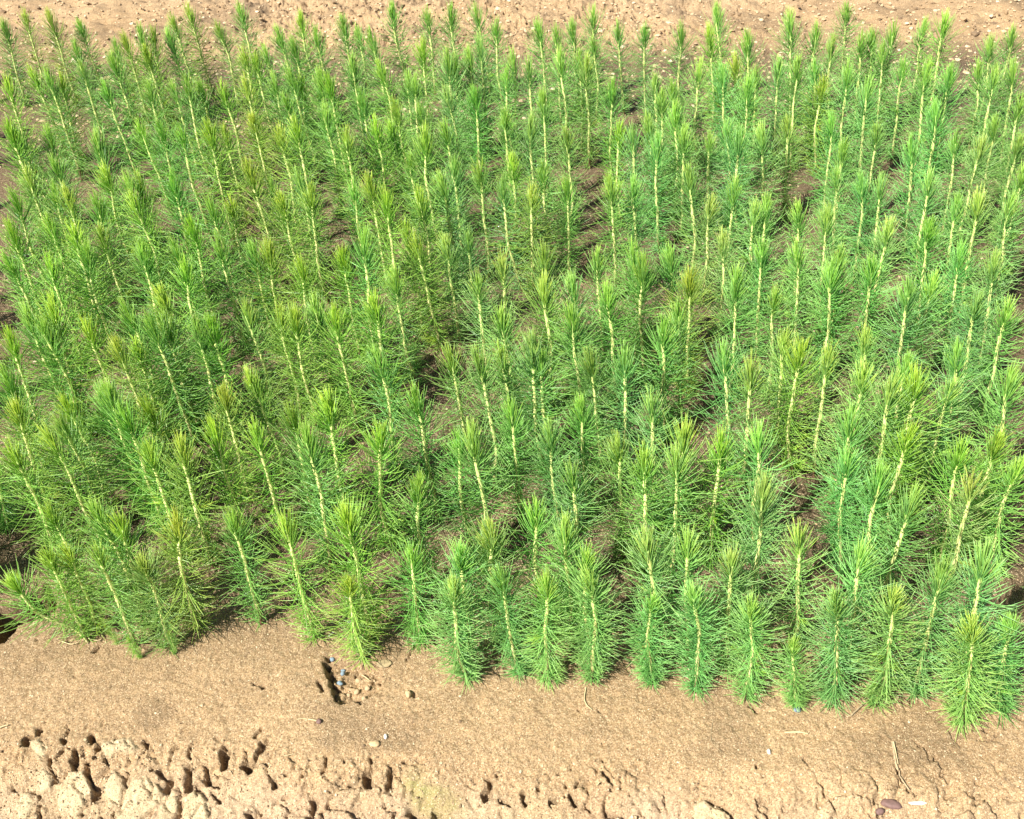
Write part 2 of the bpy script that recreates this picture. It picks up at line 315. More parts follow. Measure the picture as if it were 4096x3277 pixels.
def gz(x, y):
    return float(Z[min(ny-1, int(np.searchsorted(gy, y))), min(nx-1, int(np.searchsorted(gx, x)))])

SEEDLINGS = [  # base x, base y, tip x, tip y, tip height, colour, kind, label
    (-1.5612, 3.3417, -1.5356, 3.3417, 0.3005, 'deep green', 'b', 'slim deep green pine seedling leaning right, its tip 0% across and 2% down the photo'),
    (-1.5163, 3.4244, -1.4953, 3.4244, 0.3011, 'yellow-green', 'b', 'slim yellow-green pine seedling, its tip 2% across and 1% down the photo'),
    (-1.3778, 3.3069, -1.3699, 3.3069, 0.3342, 'yellow-green', 'b', 'tall yellow-green pine seedling, its tip 4% across and 1% down the photo'),
    (-1.2949, 3.3514, -1.3003, 3.3514, 0.2803, 'fresh green', 'b', 'slim fresh green pine seedling, its tip 8% across and 2% down the photo'),
    (-1.2387, 3.0787, -1.2321, 3.0787, 0.3194, 'yellow-green', 's', ''),
    (-1.1438, 3.161, -1.1457, 3.161, 0.2809, 'yellow-green', 's', ''),
    (-1.0557, 2.8952, -1.0684, 2.8952, 0.342, 'fresh green', 'b', 'tall fresh green pine seedling, its tip 11% across and 6% down the photo'),
    (-1.0844, 3.0865, -1.0791, 3.0865, 0.3257, 'yellow-green', 'b', 'tall yellow-green pine seedling, its tip 12% across and 3% down the photo'),
    (-1.0445, 3.0935, -1.035, 3.0935, 0.3467, 'yellow-green', 's', ''),
    (-1.0, 3.0083, -1.006, 3.0083, 0.3128, 'yellow-green', 'b', 'tall yellow-green pine seedling, its tip 14% across and 5% down the photo'),
    (-1.0176, 3.1034, -0.9949, 3.1034, 0.3292, 'yellow-green', 'b', 'tall yellow-green pine seedling, its tip 15% across and 3% down the photo'),
    (-0.961, 3.2413, -0.9743, 3.2413, 0.3168, 'yellow-green', 'b', 'tall yellow-green pine seedling, its tip 17% across and 1% down the photo'),
    (-0.946, 3.1347, -0.9693, 3.1347, 0.3086, 'fresh green', 'b', 'tall fresh green pine seedling, its tip 16% across and 3% down the photo'),
    (-0.9203, 3.2958, -0.936, 3.2958, 0.3246, 'yellow-green', 'b', 'tall yellow-green pine seedling, its tip 18% across and 0% down the photo'),
    (-0.83, 3.1944, -0.8285, 3.1944, 0.2991, 'fresh green', 'b', 'slim fresh green pine seedling, its tip 21% across and 2% down the photo'),
    (-0.7726, 3.3107, -0.7772, 3.3107, 0.3155, 'yellow-green', 's', ''),
    (-0.6986, 2.8891, -0.6904, 2.8891, 0.3347, 'yellow-green', 'b', 'tall yellow-green pine seedling, its tip 24% across and 5% down the photo'),
    (-0.6559, 2.8773, -0.6642, 2.8773, 0.323, 'yellow-green', 'b', 'tall yellow-green pine seedling, its tip 25% across and 6% down the photo'),
    (-1.2884, 2.892, -1.3033, 2.892, 0.3145, 'yellow-green', 'b', 'tall yellow-green pine seedling, its tip 3% across and 8% down the photo'),
    (-1.215, 2.7684, -1.2075, 2.7684, 0.3618, 'fresh green', 's', ''),
    (-1.2236, 2.8082, -1.1891, 2.8082, 0.3231, 'yellow-green', 'b', 'tall yellow-green pine seedling leaning right, its tip 6% across and 8% down the photo'),
    (-1.1666, 2.9144, -1.1644, 2.9144, 0.3113, 'fresh green', 'b', 'tall fresh green pine seedling, its tip 8% across and 7% down the photo'),
    (-1.3586, 2.8104, -1.3424, 2.8104, 0.3249, 'yellow-green', 'b', 'tall yellow-green pine seedling, its tip 0% across and 9% down the photo'),
    (-1.0464, 2.761, -1.0585, 2.761, 0.3125, 'fresh green', 'b', 'tall fresh green pine seedling, its tip 10% across and 9% down the photo'),
    (-0.9227, 2.735, -0.9299, 2.735, 0.315, 'yellow-green', 's', ''),
    (-0.8633, 2.7321, -0.8668, 2.7321, 0.3156, 'yellow-green', 's', ''),
    (-0.8085, 2.66, -0.8031, 2.66, 0.3589, 'fresh green', 'b', 'tall fresh green pine seedling, its tip 18% across and 8% down the photo'),
    (-0.7899, 2.7023, -0.78, 2.7023, 0.3224, 'fresh green', 's', ''),
    (-0.7183, 2.6779, -0.7203, 2.6779, 0.3252, 'yellow-green', 'b', 'tall yellow-green pine seedling, its tip 21% across and 9% down the photo'),
    (-0.6533, 2.6795, -0.6557, 2.6795, 0.3343, 'yellow-green', 'b', 'tall yellow-green pine seedling, its tip 24% across and 9% down the photo'),
    (-1.2365, 2.449, -1.2087, 2.449, 0.3587, 'yellow-green', 'b', 'tall yellow-green pine seedling leaning right, its tip 0% across and 14% down the photo'),
    (-1.2038, 2.4857, -1.2072, 2.4857, 0.3179, 'yellow-green', 's', ''),
    (-1.1505, 2.5061, -1.1386, 2.5061, 0.3106, 'yellow-green', 's', ''),
    (-0.9598, 2.3309, -0.9565, 2.3309, 0.367, 'fresh green', 's', ''),
    (-0.8941, 2.5294, -0.9179, 2.5294, 0.2954, 'yellow-green', 'b', 'slim yellow-green pine seedling, its tip 13% across and 14% down the photo'),
    (-0.8375, 2.4756, -0.8447, 2.4756, 0.3153, 'fresh green', 'b', 'tall fresh green pine seedling, its tip 15% across and 14% down the photo'),
    (-0.7685, 2.4028, -0.7734, 2.4028, 0.3341, 'fresh green', 'b', 'tall fresh green pine seedling, its tip 17% across and 15% down the photo'),
    (-0.6988, 2.3548, -0.6854, 2.3548, 0.3636, 'yellow-green', 'b', 'tall yellow-green pine seedling, its tip 20% across and 14% down the photo'),
    (-0.6805, 2.4607, -0.6855, 2.4607, 0.3047, 'yellow-green', 'b', 'slim yellow-green pine seedling, its tip 21% across and 14% down the photo'),
    (-0.6274, 2.5636, -0.6282, 2.5636, 0.2778, 'yellow-green', 'b', 'slim yellow-green pine seedling, its tip 25% across and 13% down the photo'),
    (-1.0796, 2.2779, -1.049, 2.2779, 0.334, 'yellow-green', 's', ''),
    (-1.1169, 2.2581, -1.1137, 2.2581, 0.3125, 'yellow-green', 'b', 'tall yellow-green pine seedling, its tip 2% across and 20% down the photo'),
    (-1.0435, 2.1822, -1.0253, 2.1822, 0.3149, 'fresh green', 's', ''),
    (-0.9796, 2.126, -0.9788, 2.126, 0.3304, 'yellow-green', 'b', 'tall yellow-green pine seedling, its tip 6% across and 22% down the photo'),
    (-0.9254, 2.2295, -0.9093, 2.2295, 0.3261, 'yellow-green', 'b', 'tall yellow-green pine seedling, its tip 10% across and 19% down the photo'),
    (-0.8595, 2.1822, -0.8557, 2.1822, 0.3273, 'yellow-green', 's', ''),
    (-0.8383, 2.1988, -0.837, 2.1988, 0.3142, 'yellow-green', 'b', 'tall yellow-green pine seedling, its tip 13% across and 21% down the photo'),
    (-0.7612, 2.1431, -0.7342, 2.1431, 0.3455, 'fresh green', 'b', 'tall fresh green pine seedling leaning right, its tip 17% across and 20% down the photo'),
    (-0.5644, 2.1628, -0.5724, 2.1628, 0.3494, 'yellow-green', 'b', 'tall yellow-green pine seedling, its tip 24% across and 19% down the photo'),
    (-1.1076, 2.1386, -1.1007, 2.1386, 0.3226, 'yellow-green', 's', ''),
    (-0.9124, 2.1065, -0.9098, 2.1065, 0.3138, 'yellow-green', 's', ''),
    (-0.813, 2.0593, -0.8061, 2.0593, 0.3353, 'yellow-green', 'b', 'tall yellow-green pine seedling, its tip 13% across and 23% down the photo'),
    (-0.6299, 2.0345, -0.6371, 2.0345, 0.3307, 'yellow-green', 's', ''),
    (-0.6024, 2.0744, -0.6, 2.0744, 0.3031, 'yellow-green', 'b', 'slim yellow-green pine seedling, its tip 22% across and 24% down the photo'),
    (-0.6429, 2.9454, -0.6417, 2.9454, 0.3136, 'yellow-green', 's', ''),
    (-0.6137, 3.0195, -0.6095, 3.0195, 0.3411, 'fresh green', 's', ''),
    (-0.5526, 3.182, -0.5731, 3.182, 0.3202, 'yellow-green', 'b', 'tall yellow-green pine seedling, its tip 29% across and 1% down the photo'),
    (-0.563, 2.9851, -0.5674, 2.9851, 0.316, 'yellow-green', 's', ''),
    (-0.4915, 3.0287, -0.5093, 3.0287, 0.3259, 'yellow-green', 's', ''),
    (-0.4339, 3.1268, -0.4326, 3.1268, 0.3214, 'yellow-green', 's', ''),
    (-0.3813, 2.8062, -0.3825, 2.8062, 0.322, 'yellow-green', 's', ''),
    (-0.3925, 3.1263, -0.3956, 3.1263, 0.2869, 'yellow-green', 's', ''),
    (-0.3023, 2.907, -0.3336, 2.907, 0.3538, 'yellow-green', 's', ''),
    (-0.2645, 3.1989, -0.2941, 3.1989, 0.3256, 'deep green', 'b', 'tall deep green pine seedling leaning left, its tip 38% across and 0% down the photo'),
    (-0.1832, 3.1743, -0.1809, 3.1743, 0.306, 'yellow-green', 's', ''),
    (-0.1052, 3.1187, -0.1116, 3.1187, 0.3398, 'yellow-green', 's', ''),
    (-0.0071, 3.1355, -0.0381, 3.1355, 0.3276, 'blue-green', 's', ''),
    (0.0403, 3.0173, 0.0232, 3.0173, 0.3223, 'fresh green', 'b', 'tall fresh green pine seedling, its tip 48% across and 2% down the photo'),
    (-0.1803, 2.8531, -0.1828, 2.8531, 0.3411, 'yellow-green', 'b', 'tall yellow-green pine seedling, its tip 41% across and 4% down the photo'),
    (-0.103, 2.71, -0.114, 2.71, 0.3631, 'pale green', 'b', 'tall pale green pine seedling, its tip 44% across and 5% down the photo'),
    (-0.0878, 2.7512, -0.0946, 2.7512, 0.3321, 'pale green', 's', ''),
    (-0.0453, 2.7448, -0.05, 2.7448, 0.3508, 'fresh green', 's', ''),
    (-0.0229, 2.7908, -0.0227, 2.7908, 0.3613, 'blue-green', 'b', 'tall blue-green pine seedling, its tip 47% across and 4% down the photo'),
    (0.0557, 2.7042, 0.0406, 2.7042, 0.3034, 'pale green', 'b', 'slim pale green pine seedling, its tip 49% across and 8% down the photo'),
    (-0.2868, 2.7812, -0.3031, 2.7812, 0.3125, 'yellow-green', 'b', 'tall yellow-green pine seedling, its tip 37% across and 7% down the photo'),
    (-0.5194, 2.7263, -0.5476, 2.7263, 0.3361, 'yellow-green', 's', ''),
    (-0.5201, 2.763, -0.5206, 2.763, 0.2909, 'yellow-green', 'b', 'slim yellow-green pine seedling, its tip 29% across and 9% down the photo'),
    (-0.5935, 2.7271, -0.5858, 2.7271, 0.3171, 'yellow-green', 's', ''),
    (-0.4574, 2.679, -0.4519, 2.679, 0.3455, 'fresh green', 's', ''),
    (-0.4202, 2.6442, -0.429, 2.6442, 0.341, 'yellow-green', 'b', 'tall yellow-green pine seedling, its tip 32% across and 8% down the photo'),
    (-0.3324, 2.5518, -0.3349, 2.5518, 0.3325, 'fresh green', 'b', 'tall fresh green pine seedling, its tip 35% across and 10% down the photo'),
    (-0.5523, 2.6587, -0.5586, 2.6587, 0.2875, 'yellow-green', 's', ''),
    (-0.4812, 2.3425, -0.4755, 2.3425, 0.3648, 'yellow-green', 'b', 'tall yellow-green pine seedling, its tip 29% across and 14% down the photo'),
    (-0.427, 2.474, -0.427, 2.474, 0.332, 'fresh green', 'b', 'tall fresh green pine seedling, its tip 31% across and 12% down the photo'),
    (-0.2885, 2.379, -0.2926, 2.379, 0.336, 'yellow-green', 'b', 'tall yellow-green pine seedling, its tip 36% across and 14% down the photo'),
    (-0.2327, 2.4794, -0.245, 2.4794, 0.331, 'yellow-green', 'b', 'tall yellow-green pine seedling, its tip 38% across and 12% down the photo'),
    (-0.2314, 2.7525, -0.231, 2.7525, 0.2908, 'yellow-green', 's', ''),
    (-0.201, 2.7098, -0.2046, 2.7098, 0.2959, 'deep green', 's', ''),
    (-0.1596, 2.5109, -0.1883, 2.5109, 0.2999, 'yellow-green', 's', ''),
    (-0.1491, 2.2588, -0.1633, 2.2588, 0.3569, 'yellow-green', 'b', 'tall yellow-green pine seedling, its tip 41% across and 15% down the photo'),
    (-0.1016, 2.5874, -0.1232, 2.5874, 0.3069, 'blue-green', 'b', 'tall blue-green pine seedling, its tip 43% across and 10% down the photo'),
    (-0.0447, 2.5579, -0.0429, 2.5579, 0.3176, 'fresh green', 'b', 'tall fresh green pine seedling, its tip 46% across and 10% down the photo'),
    (0.0342, 2.4095, 0.0259, 2.4095, 0.3174, 'fresh green', 'b', 'tall fresh green pine seedling, its tip 49% across and 13% down the photo'),
    (-0.0997, 2.3399, -0.1186, 2.3399, 0.3324, 'fresh green', 's', ''),
    (-0.3614, 2.3286, -0.3606, 2.3286, 0.3311, 'yellow-green', 'b', 'tall yellow-green pine seedling, its tip 34% across and 15% down the photo'),
    (-0.5368, 2.3829, -0.528, 2.3829, 0.3269, 'yellow-green', 'b', 'tall yellow-green pine seedling, its tip 27% across and 15% down the photo'),
    (-0.243, 2.4178, -0.2556, 2.4178, 0.299, 'yellow-green', 'b', 'slim yellow-green pine seedling, its tip 38% across and 14% down the photo'),
    (-0.2004, 2.3083, -0.2143, 2.3083, 0.2649, 'yellow-green', 's', ''),
    (-0.175, 2.0191, -0.1747, 2.0191, 0.325, 'yellow-green', 'b', 'tall yellow-green pine seedling, its tip 41% across and 22% down the photo'),
    (-0.0972, 2.1554, -0.1, 2.1554, 0.3269, 'blue-green', 'b', 'tall blue-green pine seedling, its tip 44% across and 19% down the photo'),
    (-0.0372, 2.0997, -0.0387, 2.0997, 0.3444, 'fresh green', 'b', 'tall fresh green pine seedling, its tip 47% across and 19% down the photo'),
    (0.045, 2.0567, 0.0067, 2.0567, 0.3201, 'blue-green', 'b', 'tall blue-green pine seedling leaning left, its tip 49% across and 21% down the photo'),
    (-0.4722, 2.1732, -0.4593, 2.1732, 0.3109, 'fresh green', 'b', 'tall fresh green pine seedling, its tip 29% across and 20% down the photo'),
    (-0.4251, 2.065, -0.4121, 2.065, 0.3295, 'yellow-green', 'b', 'tall yellow-green pine seedling, its tip 30% across and 22% down the photo'),
    (-0.5185, 2.1781, -0.5281, 2.1781, 0.2937, 'fresh green', 'b', 'slim fresh green pine seedling, its tip 26% across and 21% down the photo'),
    (-0.4775, 2.0827, -0.4843, 2.0827, 0.303, 'yellow-green', 'b', 'slim yellow-green pine seedling, its tip 27% across and 23% down the photo'),
    (-0.3265, 2.1142, -0.3268, 2.1142, 0.3037, 'fresh green', 'b', 'slim fresh green pine seedling, its tip 34% across and 21% down the photo'),
    (-0.2826, 2.1001, -0.2866, 2.1001, 0.3272, 'yellow-green', 'b', 'tall yellow-green pine seedling, its tip 36% across and 21% down the photo'),
    (-0.2426, 1.9625, -0.2393, 1.9625, 0.3601, 'yellow-green', 'b', 'tall yellow-green pine seedling, its tip 37% across and 22% down the photo'),
    (-0.1044, 2.0673, -0.1215, 2.0673, 0.3359, 'pale green', 's', ''),
    (0.0621, 2.7241, 0.0657, 2.7241, 0.3428, 'fresh green', 's', ''),
    (0.1674, 2.969, 0.1469, 2.969, 0.3263, 'fresh green', 'b', 'tall fresh green pine seedling, its tip 53% across and 2% down the photo'),
    (0.2045, 2.924, 0.1913, 2.924, 0.3271, 'pale green', 's', ''),
    (0.2679, 2.991, 0.2496, 2.991, 0.3138, 'fresh green', 's', ''),
    (0.3435, 3.0808, 0.3161, 3.0808, 0.3169, 'blue-green', 's', ''),
    (0.3127, 2.9497, 0.3011, 2.9497, 0.2778, 'fresh green', 'b', 'slim fresh green pine seedling, its tip 58% across and 4% down the photo'),
    (0.4041, 2.987, 0.3734, 2.987, 0.3001, 'blue-green', 'b', 'slim blue-green pine seedling leaning left, its tip 60% across and 2% down the photo'),
    (0.468, 2.962, 0.4535, 2.962, 0.2986, 'fresh green', 'b', 'slim fresh green pine seedling, its tip 63% across and 2% down the photo'),
    (0.5522, 2.8498, 0.5411, 2.8498, 0.3372, 'fresh green', 'b', 'tall fresh green pine seedling, its tip 67% across and 2% down the photo'),
    (0.645, 2.8277, 0.6065, 2.8277, 0.3341, 'yellow-green', 'b', 'tall yellow-green pine seedling leaning left, its tip 69% across and 3% down the photo'),
    (0.6914, 2.9711, 0.6526, 2.9711, 0.3428, 'pale green', 'b', 'tall pale green pine seedling leaning left, its tip 70% across and 0% down the photo'),
    (0.746, 2.7256, 0.6941, 2.7256, 0.3503, 'yellow-green', 's', ''),
    (0.6932, 2.6511, 0.651, 2.6511, 0.3164, 'yellow-green', 'b', 'tall yellow-green pine seedling leaning left, its tip 72% across and 6% down the photo'),
    (0.1065, 2.6775, 0.1042, 2.6775, 0.3412, 'blue-green', 'b', 'tall blue-green pine seedling, its tip 52% across and 6% down the photo'),
    (0.1993, 2.6663, 0.1832, 2.6663, 0.3576, 'fresh green', 'b', 'tall fresh green pine seedling, its tip 55% across and 5% down the photo'),
    (0.2501, 2.7486, 0.2443, 2.7486, 0.3218, 'fresh green', 's', ''),
    (0.2659, 2.6604, 0.2532, 2.6604, 0.3418, 'fresh green', 'b', 'tall fresh green pine seedling, its tip 57% across and 6% down the photo'),
    (0.3236, 2.547, 0.3161, 2.547, 0.319, 'fresh green', 'b', 'tall fresh green pine seedling, its tip 60% across and 9% down the photo'),
    (0.44, 2.6168, 0.4341, 2.6168, 0.2927, 'blue-green', 'b', 'slim blue-green pine seedling, its tip 64% across and 9% down the photo'),
    (0.4352, 2.4469, 0.4236, 2.4469, 0.3242, 'pale green', 's', ''),
    (0.4762, 2.5363, 0.4642, 2.5363, 0.307, 'fresh green', 's', ''),
    (0.5696, 2.6221, 0.5523, 2.6221, 0.324, 'pale green', 'b', 'tall pale green pine seedling, its tip 68% across and 7% down the photo'),
    (0.636, 2.605, 0.6084, 2.605, 0.3136, 'blue-green', 'b', 'tall blue-green pine seedling leaning left, its tip 71% across and 7% down the photo'),
    (0.6625, 2.4896, 0.6487, 2.4896, 0.3278, 'pale green', 'b', 'tall pale green pine seedling, its tip 73% across and 9% down the photo'),
    (0.7254, 2.6393, 0.7061, 2.6393, 0.2831, 'pale green', 's', ''),
    (0.1292, 2.4166, 0.1268, 2.4166, 0.3599, 'yellow-green', 's', ''),
    (0.0884, 2.3067, 0.086, 2.3067, 0.3467, 'blue-green', 'b', 'tall blue-green pine seedling, its tip 52% across and 13% down the photo'),
    (0.1718, 2.2924, 0.1693, 2.2924, 0.3156, 'fresh green', 'b', 'tall fresh green pine seedling, its tip 55% across and 15% down the photo'),
    (0.3159, 2.3231, 0.3009, 2.3231, 0.3055, 'yellow-green', 'b', 'tall yellow-green pine seedling, its tip 60% across and 14% down the photo'),
    (0.343, 2.2628, 0.3264, 2.2628, 0.3221, 'blue-green', 'b', 'tall blue-green pine seedling, its tip 62% across and 15% down the photo'),
    (0.3938, 2.1899, 0.3723, 2.1899, 0.3343, 'blue-green', 'b', 'tall blue-green pine seedling, its tip 64% across and 16% down the photo'),
    (0.4566, 2.3494, 0.4393, 2.3494, 0.3297, 'fresh green', 'b', 'tall fresh green pine seedling, its tip 66% across and 12% down the photo'),
    (0.454, 2.2371, 0.4435, 2.2371, 0.3293, 'pale green', 's', ''),
    (0.5291, 2.2714, 0.5114, 2.2714, 0.2862, 'pale green', 'b', 'slim pale green pine seedling, its tip 69% across and 16% down the photo'),
    (0.581, 2.295, 0.5543, 2.295, 0.3014, 'blue-green', 'b', 'slim blue-green pine seedling leaning left, its tip 71% across and 14% down the photo'),
    (0.5889, 2.1834, 0.5602, 2.1834, 0.3465, 'blue-green', 'b', 'tall blue-green pine seedling leaning left, its tip 72% across and 15% down the photo'),
    (0.3917, 2.3173, 0.3671, 2.3173, 0.3264, 'pale green', 's', ''),
    (0.0393, 2.2149, 0.0343, 2.2149, 0.2943, 'yellow-green', 'b', 'slim yellow-green pine seedling, its tip 50% across and 18% down the photo'),
    (0.1082, 2.143, 0.1077, 2.143, 0.3062, 'fresh green', 's', ''),
    (0.1582, 2.0832, 0.1579, 2.0832, 0.2956, 'fresh green', 'b', 'slim fresh green pine seedling, its tip 55% across and 21% down the photo'),
    (0.0688, 2.0385, 0.0727, 2.0385, 0.3034, 'yellow-green', 'b', 'slim yellow-green pine seedling, its tip 52% across and 22% down the photo'),
    (0.255, 1.9926, 0.2399, 1.9926, 0.3435, 'fresh green', 'b', 'tall fresh green pine seedling, its tip 59% across and 21% down the photo'),
    (0.3093, 2.0228, 0.2924, 2.0228, 0.318, 'blue-green', 'b', 'tall blue-green pine seedling, its tip 62% across and 21% down the photo'),
    (0.4382, 2.0174, 0.4153, 2.0174, 0.3426, 'fresh green', 'b', 'tall fresh green pine seedling, its tip 67% across and 19% down the photo'),
    (0.5192, 1.9847, 0.515, 1.9847, 0.3255, 'blue-green', 'b', 'tall blue-green pine seedling, its tip 72% across and 21% down the photo'),
    (0.462, 1.9599, 0.4552, 1.9599, 0.2943, 'pale green', 'b', 'slim pale green pine seedling, its tip 69% across and 23% down the photo'),
    (0.5548, 1.8989, 0.5361, 1.8989, 0.3101, 'pale green', 'b', 'tall pale green pine seedling, its tip 74% across and 24% down the photo'),
    (0.8802, 2.8295, 0.8369, 2.8295, 0.3643, 'pale green', 'b', 'tall pale green pine seedling leaning left, its tip 77% across and 1% down the photo'),
    (0.9412, 2.8592, 0.925, 2.8592, 0.3079, 'blue-green', 's', ''),
    (1.0895, 3.0152, 1.0553, 3.0152, 0.3026, 'blue-green', 's', ''),
    (0.9527, 2.6763, 0.9078, 2.6763, 0.3448, 'pale green', 'b', 'tall pale green pine seedling leaning left, its tip 81% across and 4% down the photo'),
    (1.0401, 2.7387, 1.0114, 2.7387, 0.3237, 'pale green', 's', ''),
    (1.0834, 2.7605, 1.0496, 2.7605, 0.3219, 'blue-green', 's', ''),
    (1.1166, 2.7256, 1.0903, 2.7256, 0.3492, 'yellow-green', 's', ''),
    (1.2561, 2.8855, 1.239, 2.8855, 0.2894, 'blue-green', 's', ''),
    (1.294, 2.826, 1.2698, 2.826, 0.3297, 'yellow-green', 'b', 'tall yellow-green pine seedling, its tip 92% across and 1% down the photo'),
    (1.3855, 2.704, 1.3591, 2.704, 0.3025, 'pale green', 's', ''),
    (1.4782, 2.7765, 1.4493, 2.7765, 0.296, 'yellow-green', 's', ''),
    (1.0916, 2.6883, 1.0574, 2.6883, 0.3069, 'fresh green', 's', ''),
    (0.815, 2.5592, 0.7937, 2.5592, 0.3434, 'blue-green', 's', ''),
    (0.7774, 2.6009, 0.7543, 2.6009, 0.3194, 'blue-green', 'b', 'tall blue-green pine seedling, its tip 76% across and 7% down the photo'),
    (0.8882, 2.6527, 0.8693, 2.6527, 0.2879, 'blue-green', 'b', 'slim blue-green pine seedling, its tip 80% across and 7% down the photo'),
    (0.8781, 2.5214, 0.8519, 2.5214, 0.3014, 'yellow-green', 'b', 'slim yellow-green pine seedling leaning left, its tip 80% across and 9% down the photo'),
    (0.9314, 2.4832, 0.898, 2.4832, 0.3503, 'pale green', 'b', 'tall pale green pine seedling leaning left, its tip 83% across and 7% down the photo'),
    (0.9551, 2.4065, 0.9242, 2.4065, 0.341, 'blue-green', 'b', 'tall blue-green pine seedling leaning left, its tip 85% across and 9% down the photo'),
    (1.1099, 2.5922, 1.0813, 2.5922, 0.3017, 'blue-green', 'b', 'slim blue-green pine seedling leaning left, its tip 88% across and 7% down the photo'),
    (1.1156, 2.4369, 1.0731, 2.4369, 0.3671, 'pale green', 'b', 'tall pale green pine seedling leaning left, its tip 91% across and 7% down the photo'),
    (1.1985, 2.5104, 1.1716, 2.5104, 0.3152, 'blue-green', 'b', 'tall blue-green pine seedling leaning left, its tip 93% across and 7% down the photo'),
    (1.297, 2.5587, 1.2656, 2.5587, 0.2998, 'blue-green', 's', ''),
    (1.2992, 2.4752, 1.2734, 2.4752, 0.3195, 'pale green', 'b', 'tall pale green pine seedling leaning left, its tip 97% across and 7% down the photo'),
    (1.3523, 2.4601, 1.3098, 2.4601, 0.3394, 'blue-green', 's', ''),
    (1.0681, 2.2315, 1.0313, 2.2315, 0.3519, 'blue-green', 'b', 'tall blue-green pine seedling leaning left, its tip 92% across and 12% down the photo'),
    (0.9695, 2.0841, 0.9246, 2.0841, 0.3411, 'blue-green', 'b', 'tall blue-green pine seedling leaning left, its tip 89% across and 16% down the photo'),
    (1.0835, 2.1485, 1.0538, 2.1485, 0.3141, 'blue-green', 'b', 'tall blue-green pine seedling leaning left, its tip 94% across and 15% down the photo'),
    (1.1056, 2.1143, 1.1021, 2.1143, 0.3116, 'pale green', 'b', 'tall pale green pine seedling, its tip 96% across and 16% down the photo'),
    (1.2267, 2.2442, 1.1903, 2.2442, 0.2949, 'blue-green', 's', ''),
    (1.2912, 2.2905, 1.2568, 2.2905, 0.3206, 'pale green', 's', ''),
    (1.2179, 2.1288, 1.1918, 2.1288, 0.3109, 'fresh green', 'b', 'tall fresh green pine seedling leaning left, its tip 99% across and 16% down the photo'),
    (0.6527, 2.2236, 0.6246, 2.2236, 0.3266, 'pale green', 'b', 'tall pale green pine seedling leaning left, its tip 75% across and 14% down the photo'),
    (0.7349, 2.3072, 0.7081, 2.3072, 0.2984, 'fresh green', 'b', 'slim fresh green pine seedling leaning left, its tip 77% across and 14% down the photo'),
    (0.8271, 2.2829, 0.8096, 2.2829, 0.3124, 'blue-green', 'b', 'tall blue-green pine seedling, its tip 81% across and 13% down the photo'),
    (0.8197, 2.1571, 0.796, 2.1571, 0.3056, 'blue-green', 's', ''),
    (0.9276, 2.2476, 0.9072, 2.2476, 0.2996, 'fresh green', 'b', 'slim fresh green pine seedling, its tip 86% across and 14% down the photo'),
    (0.7797, 2.049, 0.7546, 2.049, 0.3, 'pale green', 'b', 'slim pale green pine seedling leaning left, its tip 82% across and 20% down the photo'),
    (0.8221, 2.0017, 0.7963, 2.0017, 0.303, 'blue-green', 'b', 'slim blue-green pine seedling leaning left, its tip 84% across and 21% down the photo'),
    (0.861, 1.9907, 0.8351, 1.9907, 0.3, 'blue-green', 'b', 'slim blue-green pine seedling leaning left, its tip 86% across and 21% down the photo'),
    (0.9569, 1.9404, 0.9155, 1.9404, 0.3326, 'blue-green', 'b', 'tall blue-green pine seedling leaning left, its tip 91% across and 20% down the photo'),
    (0.5781, 1.8924, 0.5604, 1.8924, 0.3239, 'pale green', 'b', 'tall pale green pine seedling, its tip 75% across and 23% down the photo'),
    (0.6598, 1.9091, 0.6346, 1.9091, 0.2974, 'pale green', 'b', 'slim pale green pine seedling leaning left, its tip 78% across and 24% down the photo'),
    (0.7038, 1.8274, 0.6688, 1.8274, 0.3315, 'pale green', 'b', 'tall pale green pine seedling leaning left, its tip 81% across and 24% down the photo'),
    (0.9747, 1.8474, 0.9415, 1.8474, 0.3274, 'blue-green', 'b', 'tall blue-green pine seedling leaning left, its tip 94% across and 23% down the photo'),
    (1.0029, 1.8141, 0.9701, 1.8141, 0.3492, 'pale green', 'b', 'tall pale green pine seedling leaning left, its tip 96% across and 23% down the photo'),
    (1.0943, 1.8496, 1.052, 1.8496, 0.3184, 'pale green', 'b', 'tall pale green pine seedling leaning left, its tip 99% across and 23% down the photo'),
    (1.1634, 1.9684, 1.1309, 1.9684, 0.3181, 'pale green', 's', ''),
    (-1.0008, 2.027, -0.9934, 2.027, 0.3092, 'yellow-green', 'b', 'tall yellow-green pine seedling, its tip 4% across and 26% down the photo'),
    (-1.0826, 1.9962, -1.0669, 1.9962, 0.3243, 'yellow-green', 'b', 'tall yellow-green pine seedling, its tip 0% across and 26% down the photo'),
    (-0.9295, 1.9544, -0.9122, 1.9544, 0.3312, 'yellow-green', 'b', 'tall yellow-green pine seedling, its tip 7% across and 27% down the photo'),
    (-0.886, 1.8861, -0.8654, 1.8861, 0.3253, 'fresh green', 'b', 'tall fresh green pine seedling, its tip 8% across and 29% down the photo'),
    (-0.8668, 1.9669, -0.8629, 1.9669, 0.3173, 'yellow-green', 'b', 'tall yellow-green pine seedling, its tip 9% across and 27% down the photo'),
    (-0.7712, 1.8648, -0.747, 1.8648, 0.3325, 'fresh green', 'b', 'tall fresh green pine seedling, its tip 13% across and 29% down the photo'),
    (-0.6791, 1.9682, -0.662, 1.9682, 0.3237, 'yellow-green', 'b', 'tall yellow-green pine seedling, its tip 18% across and 26% down the photo'),
    (-0.6816, 1.8711, -0.6763, 1.8711, 0.3266, 'deep green', 's', ''),
    (-0.6577, 1.8248, -0.6529, 1.8248, 0.3046, 'yellow-green', 'b', 'slim yellow-green pine seedling, its tip 18% across and 31% down the photo'),
